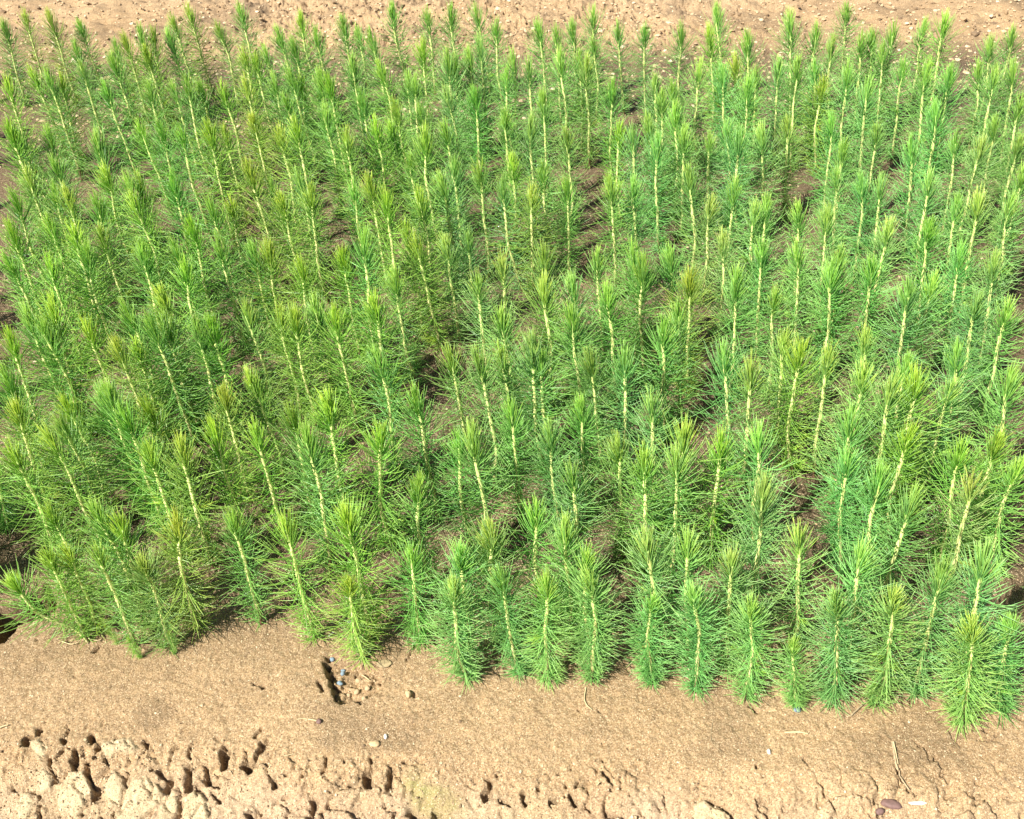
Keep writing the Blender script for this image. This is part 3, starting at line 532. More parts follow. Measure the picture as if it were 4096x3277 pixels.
    (-0.5934, 1.8771, -0.5906, 1.8771, 0.3258, 'deep green', 'b', 'tall deep green pine seedling, its tip 21% across and 28% down the photo'),
    (-0.5298, 1.88, -0.5166, 1.88, 0.3034, 'deep green', 'b', 'slim deep green pine seedling, its tip 25% across and 29% down the photo'),
    (-1.0317, 1.8877, -1.04, 1.8877, 0.3063, 'fresh green', 'b', 'tall fresh green pine seedling, its tip 0% across and 30% down the photo'),
    (-0.9477, 1.8454, -0.9379, 1.8454, 0.325, 'yellow-green', 'b', 'tall yellow-green pine seedling, its tip 4% across and 30% down the photo'),
    (-0.8706, 1.6381, -0.8523, 1.6381, 0.3612, 'yellow-green', 'b', 'tall yellow-green pine seedling, its tip 5% across and 35% down the photo'),
    (-0.9011, 1.637, -0.912, 1.637, 0.3406, 'yellow-green', 's', ''),
    (-0.8956, 1.6096, -0.8763, 1.6096, 0.3221, 'fresh green', 'b', 'tall fresh green pine seedling, its tip 4% across and 38% down the photo'),
    (-0.813, 1.6137, -0.7948, 1.6137, 0.3187, 'yellow-green', 'b', 'tall yellow-green pine seedling, its tip 8% across and 38% down the photo'),
    (-0.7197, 1.6323, -0.7162, 1.6323, 0.3404, 'yellow-green', 's', ''),
    (-0.6429, 1.6612, -0.6509, 1.6612, 0.3477, 'yellow-green', 'b', 'tall yellow-green pine seedling, its tip 16% across and 34% down the photo'),
    (-0.6525, 1.5741, -0.6584, 1.5741, 0.3447, 'yellow-green', 's', ''),
    (-0.6456, 1.6017, -0.6458, 1.6017, 0.3185, 'deep green', 'b', 'tall deep green pine seedling, its tip 16% across and 38% down the photo'),
    (-0.5951, 1.5848, -0.5811, 1.5848, 0.3255, 'deep green', 'b', 'tall deep green pine seedling, its tip 19% across and 38% down the photo'),
    (-0.5671, 1.5913, -0.5538, 1.5913, 0.3159, 'yellow-green', 'b', 'tall yellow-green pine seedling, its tip 20% across and 38% down the photo'),
    (-0.5046, 1.6342, -0.4986, 1.6342, 0.3167, 'fresh green', 'b', 'tall fresh green pine seedling, its tip 24% across and 36% down the photo'),
    (-0.4503, 1.4333, -0.4645, 1.4333, 0.3061, 'yellow-green', 'b', 'tall yellow-green pine seedling, its tip 24% across and 45% down the photo'),
    (-0.7131, 1.543, -0.7197, 1.543, 0.3174, 'yellow-green', 'b', 'tall yellow-green pine seedling, its tip 11% across and 41% down the photo'),
    (-0.7153, 1.5893, -0.7036, 1.5893, 0.2819, 'yellow-green', 'b', 'slim yellow-green pine seedling, its tip 13% across and 41% down the photo'),
    (-0.9786, 1.6197, -0.9478, 1.6197, 0.2997, 'yellow-green', 'b', 'slim yellow-green pine seedling leaning right, its tip 0% across and 40% down the photo'),
    (-0.9054, 1.4652, -0.8941, 1.4652, 0.3299, 'yellow-green', 's', ''),
    (-0.7196, 1.4184, -0.723, 1.4184, 0.3048, 'yellow-green', 's', ''),
    (-0.6997, 1.3883, -0.6889, 1.3883, 0.3321, 'yellow-green', 's', ''),
    (-0.5123, 1.4012, -0.5034, 1.4012, 0.2979, 'yellow-green', 'b', 'slim yellow-green pine seedling, its tip 21% across and 47% down the photo'),
    (-0.6245, 1.368, -0.6216, 1.368, 0.3151, 'yellow-green', 'b', 'tall yellow-green pine seedling, its tip 14% across and 48% down the photo'),
    (-0.6637, 1.3339, -0.6522, 1.3339, 0.3294, 'deep green', 'b', 'tall deep green pine seedling, its tip 12% across and 49% down the photo'),
    (-0.7896, 1.4056, -0.78, 1.4056, 0.3027, 'yellow-green', 'b', 'slim yellow-green pine seedling, its tip 6% across and 47% down the photo'),
    (-0.8903, 1.3885, -0.8542, 1.3885, 0.3087, 'yellow-green', 'b', 'tall yellow-green pine seedling leaning right, its tip 1% across and 48% down the photo'),
    (-0.2938, 1.7919, -0.2747, 1.7919, 0.368, 'fresh green', 'b', 'tall fresh green pine seedling, its tip 35% across and 27% down the photo'),
    (-0.3298, 1.8228, -0.3296, 1.8228, 0.3093, 'yellow-green', 'b', 'tall yellow-green pine seedling, its tip 33% across and 30% down the photo'),
    (-0.4224, 1.7938, -0.4071, 1.7938, 0.3089, 'yellow-green', 'b', 'tall yellow-green pine seedling, its tip 29% across and 31% down the photo'),
    (-0.3734, 1.6399, -0.3646, 1.6399, 0.3113, 'fresh green', 'b', 'tall fresh green pine seedling, its tip 31% across and 36% down the photo'),
    (-0.4032, 1.6021, -0.4015, 1.6021, 0.3226, 'yellow-green', 'b', 'tall yellow-green pine seedling, its tip 28% across and 37% down the photo'),
    (-0.3185, 1.5955, -0.3271, 1.5955, 0.3215, 'yellow-green', 'b', 'tall yellow-green pine seedling, its tip 32% across and 37% down the photo'),
    (-0.2438, 1.609, -0.2445, 1.609, 0.3403, 'yellow-green', 'b', 'tall yellow-green pine seedling, its tip 36% across and 35% down the photo'),
    (-0.1961, 1.8667, -0.2005, 1.8667, 0.3367, 'yellow-green', 'b', 'tall yellow-green pine seedling, its tip 39% across and 26% down the photo'),
    (-0.15, 1.8408, -0.1786, 1.8408, 0.3145, 'yellow-green', 'b', 'tall yellow-green pine seedling leaning left, its tip 40% across and 28% down the photo'),
    (-0.1989, 1.7233, -0.2148, 1.7233, 0.3154, 'fresh green', 'b', 'tall fresh green pine seedling, its tip 38% across and 32% down the photo'),
    (-0.1068, 1.8646, -0.115, 1.8646, 0.2957, 'pale green', 'b', 'slim pale green pine seedling, its tip 43% across and 28% down the photo'),
    (-0.0583, 1.8877, -0.0725, 1.8877, 0.2941, 'blue-green', 'b', 'slim blue-green pine seedling, its tip 45% across and 27% down the photo'),
    (-0.0482, 1.6973, -0.0529, 1.6973, 0.3082, 'pale green', 'b', 'tall pale green pine seedling, its tip 46% across and 33% down the photo'),
    (-0.0042, 1.7216, -0.0008, 1.7216, 0.3356, 'pale green', 'b', 'tall pale green pine seedling, its tip 49% across and 30% down the photo'),
    (0.0172, 1.5528, -0.0141, 1.5528, 0.3242, 'pale green', 'b', 'tall pale green pine seedling leaning left, its tip 49% across and 37% down the photo'),
    (-0.2349, 1.4417, -0.2279, 1.4417, 0.3369, 'fresh green', 'b', 'tall fresh green pine seedling, its tip 37% across and 42% down the photo'),
    (-0.151, 1.3258, -0.1595, 1.3258, 0.3395, 'deep green', 'b', 'tall deep green pine seedling, its tip 40% across and 46% down the photo'),
    (-0.0863, 1.4491, -0.1051, 1.4491, 0.3189, 'fresh green', 'b', 'tall fresh green pine seedling, its tip 44% across and 42% down the photo'),
    (-0.0453, 1.3878, -0.0558, 1.3878, 0.3611, 'fresh green', 'b', 'tall fresh green pine seedling, its tip 46% across and 42% down the photo'),
    (-0.0084, 1.456, -0.0155, 1.456, 0.3123, 'fresh green', 'b', 'tall fresh green pine seedling, its tip 49% across and 41% down the photo'),
    (-0.5001, 1.8591, -0.4803, 1.8591, 0.3104, 'yellow-green', 'b', 'tall yellow-green pine seedling, its tip 26% across and 29% down the photo'),
    (-0.4328, 1.6225, -0.4346, 1.6225, 0.314, 'yellow-green', 'b', 'tall yellow-green pine seedling, its tip 27% across and 37% down the photo'),
    (-0.299, 1.3187, -0.2997, 1.3187, 0.3432, 'yellow-green', 'b', 'tall yellow-green pine seedling, its tip 32% across and 47% down the photo'),
    (-0.3794, 1.3176, -0.3671, 1.3176, 0.3195, 'fresh green', 'b', 'tall fresh green pine seedling, its tip 28% across and 49% down the photo'),
    (0.0042, 1.3048, -0.0015, 1.3048, 0.3082, 'fresh green', 'b', 'tall fresh green pine seedling, its tip 50% across and 48% down the photo'),
    (-0.2062, 1.7902, -0.2076, 1.7902, 0.0637, 'yellow-green', 's', ''),
    (0.0904, 1.7442, 0.0826, 1.7442, 0.3301, 'fresh green', 'b', 'tall fresh green pine seedling, its tip 53% across and 29% down the photo'),
    (0.0807, 1.6158, 0.0723, 1.6158, 0.3431, 'yellow-green', 'b', 'tall yellow-green pine seedling, its tip 53% across and 33% down the photo'),
    (0.1423, 1.6533, 0.1324, 1.6533, 0.3199, 'blue-green', 'b', 'tall blue-green pine seedling, its tip 56% across and 33% down the photo'),
    (0.2086, 1.7479, 0.1861, 1.7479, 0.3173, 'yellow-green', 's', ''),
    (0.2654, 1.7224, 0.2553, 1.7224, 0.3422, 'fresh green', 'b', 'tall fresh green pine seedling, its tip 62% across and 29% down the photo'),
    (0.2893, 1.6725, 0.2708, 1.6725, 0.3403, 'fresh green', 'b', 'tall fresh green pine seedling, its tip 63% across and 30% down the photo'),
    (0.2154, 1.5909, 0.1863, 1.5909, 0.3396, 'fresh green', 'b', 'tall fresh green pine seedling leaning left, its tip 59% across and 34% down the photo'),
    (0.1421, 1.5617, 0.1197, 1.5617, 0.3078, 'fresh green', 'b', 'tall fresh green pine seedling, its tip 56% across and 37% down the photo'),
    (0.356, 1.7187, 0.3325, 1.7187, 0.3273, 'fresh green', 'b', 'tall fresh green pine seedling, its tip 66% across and 29% down the photo'),
    (0.3684, 1.6361, 0.353, 1.6361, 0.3287, 'yellow-green', 'b', 'tall yellow-green pine seedling, its tip 67% across and 32% down the photo'),
    (0.4661, 1.8269, 0.4569, 1.8269, 0.2886, 'pale green', 'b', 'slim pale green pine seedling, its tip 71% across and 28% down the photo'),
    (0.4466, 1.6111, 0.4332, 1.6111, 0.3444, 'blue-green', 'b', 'tall blue-green pine seedling, its tip 72% across and 32% down the photo'),
    (0.3347, 1.5371, 0.3153, 1.5371, 0.3239, 'blue-green', 'b', 'tall blue-green pine seedling, its tip 66% across and 36% down the photo'),
    (0.3005, 1.4967, 0.2793, 1.4967, 0.3157, 'fresh green', 'b', 'tall fresh green pine seedling, its tip 65% across and 38% down the photo'),
    (0.0633, 1.4202, 0.0452, 1.4202, 0.3641, 'blue-green', 'b', 'tall blue-green pine seedling, its tip 52% across and 40% down the photo'),
    (0.0633, 1.4208, 0.0549, 1.4208, 0.3247, 'fresh green', 'b', 'tall fresh green pine seedling, its tip 53% across and 42% down the photo'),
    (0.1675, 1.4294, 0.1421, 1.4294, 0.3086, 'fresh green', 'b', 'tall fresh green pine seedling leaning left, its tip 58% across and 42% down the photo'),
    (0.2079, 1.4178, 0.2029, 1.4178, 0.3208, 'blue-green', 'b', 'tall blue-green pine seedling, its tip 61% across and 42% down the photo'),
    (0.3965, 1.3959, 0.3658, 1.3959, 0.3325, 'blue-green', 'b', 'tall blue-green pine seedling leaning left, its tip 71% across and 41% down the photo'),
    (0.423, 1.3428, 0.406, 1.3428, 0.3371, 'fresh green', 'b', 'tall fresh green pine seedling, its tip 73% across and 43% down the photo'),
    (0.2466, 1.2862, 0.2303, 1.2862, 0.3209, 'blue-green', 'b', 'tall blue-green pine seedling, its tip 64% across and 47% down the photo'),
    (0.1274, 1.3057, 0.1172, 1.3057, 0.3059, 'fresh green', 'b', 'tall fresh green pine seedling, its tip 57% across and 48% down the photo'),
    (0.537, 1.7408, 0.517, 1.7408, 0.309, 'blue-green', 'b', 'tall blue-green pine seedling, its tip 75% across and 29% down the photo'),
    (0.6173, 1.7361, 0.5869, 1.7361, 0.3068, 'pale green', 'b', 'tall pale green pine seedling leaning left, its tip 78% across and 29% down the photo'),
    (0.532, 1.5935, 0.5058, 1.5935, 0.3024, 'pale green', 'b', 'slim pale green pine seedling leaning left, its tip 76% across and 34% down the photo'),
    (0.6681, 1.6848, 0.6532, 1.6848, 0.3216, 'blue-green', 's', ''),
    (0.6451, 1.6425, 0.6267, 1.6425, 0.3129, 'blue-green', 'b', 'tall blue-green pine seedling, its tip 81% across and 32% down the photo'),
    (0.7357, 1.6399, 0.7031, 1.6399, 0.323, 'fresh green', 'b', 'tall fresh green pine seedling leaning left, its tip 85% across and 31% down the photo'),
    (0.8119, 1.7996, 0.7968, 1.7996, 0.3066, 'pale green', 'b', 'tall pale green pine seedling, its tip 87% across and 26% down the photo'),
    (0.9036, 1.7925, 0.8643, 1.7925, 0.3059, 'fresh green', 'b', 'tall fresh green pine seedling leaning left, its tip 91% across and 26% down the photo'),
    (0.9202, 1.6805, 0.8864, 1.6805, 0.3186, 'blue-green', 'b', 'tall blue-green pine seedling leaning left, its tip 94% across and 29% down the photo'),
    (0.983, 1.6465, 0.9401, 1.6465, 0.3155, 'pale green', 'b', 'tall pale green pine seedling leaning left, its tip 97% across and 30% down the photo'),
    (0.7685, 1.5268, 0.7311, 1.5268, 0.3434, 'blue-green', 'b', 'tall blue-green pine seedling leaning left, its tip 89% across and 34% down the photo'),
    (0.8357, 1.6018, 0.8122, 1.6018, 0.3052, 'pale green', 'b', 'tall pale green pine seedling, its tip 91% across and 33% down the photo'),
    (0.8862, 1.5069, 0.8495, 1.5069, 0.3258, 'blue-green', 'b', 'tall blue-green pine seedling leaning left, its tip 96% across and 35% down the photo'),
    (0.9258, 1.4874, 0.9024, 1.4874, 0.3212, 'pale green', 'b', 'tall pale green pine seedling, its tip 99% across and 36% down the photo'),
    (0.5137, 1.4598, 0.4908, 1.4598, 0.2977, 'pale green', 'b', 'slim pale green pine seedling, its tip 77% across and 40% down the photo'),
    (0.5277, 1.3811, 0.5017, 1.3811, 0.3355, 'yellow-green', 'b', 'tall yellow-green pine seedling leaning left, its tip 79% across and 41% down the photo'),
    (0.5657, 1.3757, 0.5473, 1.3757, 0.3251, 'pale green', 'b', 'tall pale green pine seedling, its tip 81% across and 42% down the photo'),
    (0.6693, 1.475, 0.6457, 1.475, 0.283, 'pale green', 'b', 'slim pale green pine seedling, its tip 85% across and 39% down the photo'),
    (0.6219, 1.3154, 0.5862, 1.3154, 0.3332, 'pale green', 'b', 'tall pale green pine seedling leaning left, its tip 84% across and 44% down the photo'),
    (0.6281, 1.2704, 0.6189, 1.2704, 0.3394, 'pale green', 'b', 'tall pale green pine seedling, its tip 87% across and 45% down the photo'),
    (0.7046, 1.3571, 0.6771, 1.3571, 0.3072, 'fresh green', 'b', 'tall fresh green pine seedling leaning left, its tip 89% across and 43% down the photo'),
    (0.6815, 1.2684, 0.6585, 1.2684, 0.3535, 'yellow-green', 'b', 'tall yellow-green pine seedling, its tip 90% across and 44% down the photo'),
    (0.8041, 1.3641, 0.7622, 1.3641, 0.3249, 'blue-green', 'b', 'tall blue-green pine seedling leaning left, its tip 94% across and 41% down the photo'),
    (0.7509, 1.3005, 0.7358, 1.3005, 0.3006, 'pale green', 'b', 'slim pale green pine seedling, its tip 93% across and 45% down the photo'),
    (0.8504, 1.2792, 0.8138, 1.2792, 0.3325, 'fresh green', 'b', 'tall fresh green pine seedling leaning left, its tip 99% across and 44% down the photo'),
    (0.5663, 1.2235, 0.5433, 1.2235, 0.3153, 'blue-green', 'b', 'tall blue-green pine seedling, its tip 83% across and 49% down the photo'),
    (-0.8469, 1.2859, -0.8333, 1.2859, 0.2971, 'yellow-green', 'b', 'slim yellow-green pine seedling, its tip 1% across and 54% down the photo'),
    (-0.7723, 1.3492, -0.7714, 1.3492, 0.2985, 'fresh green', 'b', 'slim fresh green pine seedling, its tip 5% across and 50% down the photo'),
    (-0.76, 1.2907, -0.7655, 1.2907, 0.3266, 'yellow-green', 'b', 'tall yellow-green pine seedling, its tip 4% across and 51% down the photo'),
    (-0.6104, 1.2577, -0.5981, 1.2577, 0.3083, 'yellow-green', 'b', 'tall yellow-green pine seedling, its tip 14% across and 53% down the photo'),
    (-0.5574, 1.2452, -0.539, 1.2452, 0.334, 'yellow-green', 'b', 'tall yellow-green pine seedling, its tip 17% across and 52% down the photo'),
    (-0.4953, 1.2801, -0.4894, 1.2801, 0.3292, 'yellow-green', 'b', 'tall yellow-green pine seedling, its tip 21% across and 51% down the photo'),
    (-0.4282, 1.2871, -0.4276, 1.2871, 0.3123, 'yellow-green', 'b', 'tall yellow-green pine seedling, its tip 25% across and 51% down the photo'),
    (-0.7681, 1.1872, -0.7583, 1.1872, 0.2503, 'yellow-green', 'b', 'short yellow-green pine seedling, its tip 4% across and 61% down the photo'),
    (-0.652, 1.1201, -0.6506, 1.1201, 0.3121, 'fresh green', 's', ''),
    (-0.6345, 1.1083, -0.6097, 1.1083, 0.29, 'yellow-green', 'b', 'slim yellow-green pine seedling, its tip 11% across and 63% down the photo'),
    (-0.5538, 1.1041, -0.52, 1.1041, 0.2946, 'yellow-green', 'b', 'slim yellow-green pine seedling leaning right, its tip 17% across and 62% down the photo'),
    (-0.45, 1.1056, -0.4415, 1.1056, 0.2915, 'fresh green', 'b', 'slim fresh green pine seedling, its tip 22% across and 62% down the photo'),
    (-0.7423, 1.0956, -0.7358, 1.0956, 0.2349, 'yellow-green', 'b', 'short yellow-green pine seedling, its tip 4% across and 67% down the photo'),
    (-0.7269, 1.1114, -0.7104, 1.1114, 0.2296, 'yellow-green', 'b', 'short yellow-green pine seedling, its tip 6% across and 66% down the photo'),
    (-0.6563, 1.0751, -0.6478, 1.0751, 0.2641, 'fresh green', 'b', 'short fresh green pine seedling, its tip 9% across and 66% down the photo'),
    (-0.5973, 1.0654, -0.5809, 1.0654, 0.2397, 'fresh green', 'b', 'short fresh green pine seedling, its tip 14% across and 68% down the photo'),
    (-0.9727, 1.3755, -0.929, 1.3755, 0.1802, 'fresh green', 'b', 'short fresh green pine seedling leaning right, its tip 0% across and 56% down the photo'),
    (-0.3438, 1.2241, -0.3291, 1.2241, 0.3537, 'fresh green', 'b', 'tall fresh green pine seedling, its tip 30% across and 51% down the photo'),
    (-0.3536, 1.0674, -0.3504, 1.0674, 0.3147, 'yellow-green', 'b', 'tall yellow-green pine seedling, its tip 27% across and 62% down the photo'),
    (-0.2603, 1.054, -0.2535, 1.054, 0.336, 'yellow-green', 'b', 'tall yellow-green pine seedling, its tip 34% across and 61% down the photo'),
    (-0.2297, 1.2567, -0.2137, 1.2567, 0.3154, 'yellow-green', 'b', 'tall yellow-green pine seedling, its tip 37% across and 51% down the photo'),
    (-0.1577, 1.1474, -0.1519, 1.1474, 0.3038, 'fresh green', 'b', 'slim fresh green pine seedling, its tip 41% across and 57% down the photo'),
    (-0.0875, 1.2238, -0.0898, 1.2238, 0.3148, 'fresh green', 'b', 'tall fresh green pine seedling, its tip 45% across and 52% down the photo'),
    (-0.0612, 1.1968, -0.0669, 1.1968, 0.3529, 'fresh green', 'b', 'tall fresh green pine seedling, its tip 46% across and 51% down the photo'),
    (-0.1762, 1.0453, -0.1668, 1.0453, 0.2463, 'fresh green', 'b', 'short fresh green pine seedling, its tip 40% across and 66% down the photo'),
    (-0.1002, 1.0133, -0.0916, 1.0133, 0.2943, 'blue-green', 'b', 'slim blue-green pine seedling, its tip 45% across and 65% down the photo'),
    (-0.0297, 1.0259, -0.0418, 1.0259, 0.3166, 'pale green', 'b', 'tall pale green pine seedling, its tip 48% across and 63% down the photo'),
    (-0.0156, 0.9725, -0.0312, 0.9725, 0.2713, 'blue-green', 'f', 'slim blue-green pine seedling, second from left in front row by bare sand'),
    (-0.0983, 0.9692, -0.0996, 0.9692, 0.265, 'pale green', 'f', 'short pale green pine seedling, leftmost in front row by bare sand'),
    (-0.2674, 1.0165, -0.2609, 1.0165, 0.2189, 'yellow-green', 'b', 'short yellow-green pine seedling, its tip 34% across and 70% down the photo'),
    (-0.2359, 1.3123, -0.2331, 1.3123, 0.051, 'yellow-green', 's', ''),
    (0.0783, 1.2552, 0.0584, 1.2552, 0.2992, 'blue-green', 'b', 'slim blue-green pine seedling, its tip 54% across and 51% down the photo'),
    (0.0964, 1.1288, 0.0853, 1.1288, 0.3251, 'blue-green', 'b', 'tall blue-green pine seedling, its tip 56% across and 56% down the photo'),
    (0.1804, 1.2006, 0.166, 1.2006, 0.3057, 'fresh green', 'b', 'tall fresh green pine seedling, its tip 60% across and 53% down the photo'),
    (0.211, 1.1584, 0.1999, 1.1584, 0.3222, 'fresh green', 'b', 'tall fresh green pine seedling, its tip 63% across and 54% down the photo'),
    (0.2525, 1.1364, 0.2467, 1.1364, 0.3358, 'fresh green', 'b', 'tall fresh green pine seedling, its tip 66% across and 54% down the photo'),
    (0.2769, 1.1862, 0.2684, 1.1862, 0.3419, 'yellow-green', 'b', 'tall yellow-green pine seedling, its tip 67% across and 51% down the photo'),
    (0.3327, 1.1793, 0.3258, 1.1793, 0.3246, 'yellow-green', 'b', 'tall yellow-green pine seedling, its tip 71% across and 52% down the photo'),
    (0.0314, 1.0596, 0.0248, 1.0596, 0.3157, 'fresh green', 'b', 'tall fresh green pine seedling, its tip 52% across and 61% down the photo'),
    (0.0772, 1.0153, 0.0628, 1.0153, 0.3262, 'fresh green', 's', ''),
    (0.1956, 0.9607, 0.1752, 0.9607, 0.3427, 'pale green', 'b', 'tall pale green pine seedling, its tip 63% across and 64% down the photo'),
    (0.2578, 0.9708, 0.2343, 0.9708, 0.329, 'blue-green', 'b', 'tall blue-green pine seedling, its tip 67% across and 64% down the photo'),
    (0.3164, 0.9568, 0.2987, 0.9568, 0.2961, 'pale green', 'b', 'slim pale green pine seedling, its tip 72% across and 67% down the photo'),
    (0.104, 0.977, 0.0903, 0.977, 0.3065, 'pale green', 'b', 'tall pale green pine seedling, its tip 57% across and 66% down the photo'),
    (0.0981, 0.9503, 0.0985, 0.9503, 0.2846, 'pale green', 'f', 'slim pale green pine seedling, fourth from left in front row by bare sand'),
    (0.0304, 0.9597, 0.0356, 0.9597, 0.266, 'pale green', 'f', 'slim pale green pine seedling, third from left in front row by bare sand'),
    (0.1949, 0.941, 0.183, 0.941, 0.2345, 'blue-green', 'f', 'short blue-green pine seedling, fifth from left in front row by bare sand'),
    (0.2584, 0.9227, 0.2373, 0.9227, 0.2654, 'blue-green', 'f', 'slim blue-green pine seedling, sixth from left in front row by bare sand'),
    (0.3329, 0.904, 0.3172, 0.904, 0.2497, 'pale green', 'f', 'short pale green pine seedling, seventh from left in front row by bare sand'),
    (0.4042, 1.1832, 0.386, 1.1832, 0.3267, 'pale green', 'b', 'tall pale green pine seedling, its tip 74% across and 51% down the photo'),
    (0.3543, 1.0113, 0.3463, 1.0113, 0.3865, 'blue-green', 'b', 'tall blue-green pine seedling, its tip 75% across and 58% down the photo'),
    (0.5491, 1.1361, 0.5102, 1.1361, 0.3133, 'blue-green', 'b', 'tall blue-green pine seedling leaning left, its tip 83% across and 54% down the photo'),
    (0.6428, 1.1711, 0.6182, 1.1711, 0.3203, 'yellow-green', 'b', 'tall yellow-green pine seedling, its tip 89% across and 51% down the photo'),
    (0.5675, 1.0868, 0.5487, 1.0868, 0.3165, 'blue-green', 'b', 'tall blue-green pine seedling, its tip 86% across and 56% down the photo'),
    (0.7143, 1.1261, 0.6785, 1.1261, 0.329, 'yellow-green', 'b', 'tall yellow-green pine seedling leaning left, its tip 94% across and 53% down the photo'),
    (0.7828, 1.1568, 0.7495, 1.1568, 0.3113, 'yellow-green', 'b', 'tall yellow-green pine seedling leaning left, its tip 98% across and 52% down the photo'),
    (0.7082, 1.0803, 0.6887, 1.0803, 0.2947, 'pale green', 'b', 'slim pale green pine seedling, its tip 95% across and 57% down the photo'),
    (0.8018, 1.1118, 0.7751, 1.1118, 0.2864, 'pale green', 'b', 'slim pale green pine seedling leaning left, its tip 99% across and 56% down the photo'),
    (0.5749, 1.0399, 0.5834, 1.0399, 0.3197, 'fresh green', 'b', 'tall fresh green pine seedling, its tip 90% across and 59% down the photo'),
    (0.4312, 0.9843, 0.3974, 0.9843, 0.3125, 'pale green', 'b', 'tall pale green pine seedling leaning left, its tip 78% across and 63% down the photo'),
    (0.5067, 0.9451, 0.4728, 0.9451, 0.3113, 'pale green', 'b', 'tall pale green pine seedling leaning left, its tip 84% across and 66% down the photo'),
    (0.6508, 0.8813, 0.6124, 0.8813, 0.3613, 'blue-green', 'f', 'tall blue-green pine seedling leaning left, twelfth from left in front row by bare sand'),
    (0.5913, 0.8904, 0.5688, 0.8904, 0.3247, 'blue-green', 'f', 'tall blue-green pine seedling, eleventh from left in front row by bare sand'),
    (0.5289, 0.8822, 0.5008, 0.8822, 0.2911, 'pale green', 'f', 'slim pale green pine seedling leaning left, tenth from left in front row by bare sand'),
    (0.4629, 0.8892, 0.4254, 0.8892, 0.2872, 'blue-green', 'f', 'slim blue-green pine seedling leaning left, ninth from left in front row by bare sand'),
    (0.4089, 0.8864, 0.3795, 0.8864, 0.173, 'pale green', 'f', 'short pale green pine seedling leaning left, eighth from left in front row by bare sand'),
    (0.6492, 0.8423, 0.6029, 0.8423, 0.2702, 'pale green', 'f', 'slim pale green pine seedling leaning left, thirteenth from left in front row by bare sand'),
    (0.7142, 0.8525, 0.669, 0.8525, 0.2397, 'blue-green', 'f', 'short blue-green pine seedling leaning left, rightmost in front row by bare sand'),
    (-1.0306, 1.3237, -1.0338, 1.3277, 0.2783, 'fresh green', 's', ''),
    (-1.053, 1.2477, -1.043, 1.25, 0.2758, 'fresh green', 's', ''),
    (-0.983, 1.242, -0.9836, 1.2446, 0.2957, 'fresh green', 's', ''),
    (-0.9963, 1.1919, -1.0023, 1.1814, 0.2999, 'fresh green', 's', ''),
    (-1.0338, 1.4269, -1.0557, 1.4325, 0.3012, 'fresh green', 's', ''),
    (-1.094, 1.4188, -1.0965, 1.43, 0.3059, 'fresh green', 's', ''),
    (-1.1147, 1.3001, -1.118, 1.312, 0.2841, 'fresh green', 's', ''),
    (-1.0605, 1.1641, -1.0517, 1.1612, 0.2846, 'fresh green', 's', ''),
    (-2.102, 3.5571, -2.0976, 3.5497, 0.3129, 'fresh green', 's', ''),
    (-1.8579, 2.8244, -1.8629, 2.8255, 0.3262, 'fresh green', 's', ''),
    (-1.6538, 2.502, -1.641, 2.5109, 0.3024, 'fresh green', 's', ''),
    (-1.3264, 1.7704, -1.3155, 1.7639, 0.2825, 'fresh green', 's', ''),
    (-1.8483, 3.4542, -1.8453, 3.4732, 0.2915, 'fresh green', 's', ''),
    (-1.2683, 1.6477, -1.2829, 1.6422, 0.2946, 'fresh green', 's', ''),
    (-1.7906, 3.2627, -1.8136, 3.2749, 0.2778, 'fresh green', 's', ''),
    (-1.2828, 2.0069, -1.2925, 2.018, 0.2995, 'fresh green', 's', ''),
    (-1.1586, 1.371, -1.1606, 1.3974, 0.2479, 'fresh green', 's', ''),
    (-1.5759, 2.486, -1.5801, 2.5033, 0.3015, 'fresh green', 's', ''),
    (-1.2916, 1.9598, -1.2791, 1.9663, 0.3228, 'fresh green', 's', ''),
    (-1.7494, 2.76, -1.7529, 2.761, 0.2627, 'fresh green', 's', ''),
    (-1.1162, 1.2965, -1.1181, 1.2858, 0.3022, 'fresh green', 's', ''),
    (-1.2964, 1.7573, -1.2858, 1.7586, 0.2613, 'fresh green', 's', ''),
    (-1.3493, 2.2691, -1.3535, 2.2751, 0.3395, 'fresh green', 's', ''),
    (-2.0333, 3.4804, -2.0283, 3.4807, 0.2885, 'fresh green', 's', ''),
    (-1.4053, 1.8873, -1.4116, 1.8833, 0.275, 'fresh green', 's', ''),
    (-1.5763, 2.8497, -1.5909, 2.8472, 0.3422, 'fresh green', 's', ''),
    (-1.679, 3.0014, -1.6833, 2.9871, 0.3002, 'fresh green', 's', ''),
    (-1.3354, 2.081, -1.3407, 2.0741, 0.295, 'fresh green', 's', ''),
    (-1.1838, 1.6857, -1.1808, 1.6782, 0.264, 'fresh green', 's', ''),
    (-1.8868, 3.2264, -1.884, 3.2106, 0.273, 'fresh green', 's', ''),
    (-1.8823, 3.2809, -1.8888, 3.2894, 0.269, 'fresh green', 's', ''),
    (-1.2325, 1.6642, -1.2203, 1.6593, 0.3133, 'fresh green', 's', ''),
    (-2.0683, 3.5589, -2.0722, 3.574, 0.2876, 'fresh green', 's', ''),
    (-1.2779, 1.5642, -1.2576, 1.5651, 0.2832, 'fresh green', 's', ''),
    (1.1388, 1.4743, 1.1369, 1.4623, 0.256, 'fresh green', 's', ''),
    (1.5632, 2.08, 1.5603, 2.0717, 0.3147, 'fresh green', 's', ''),
    (1.253, 1.5154, 1.2668, 1.5368, 0.2758, 'fresh green', 's', ''),
    (1.4218, 1.8929, 1.4077, 1.8814, 0.2625, 'fresh green', 's', ''),
    (1.5237, 2.3128, 1.5292, 2.31, 0.255, 'fresh green', 's', ''),
    (1.4767, 1.9845, 1.4864, 1.9757, 0.2917, 'fresh green', 's', ''),
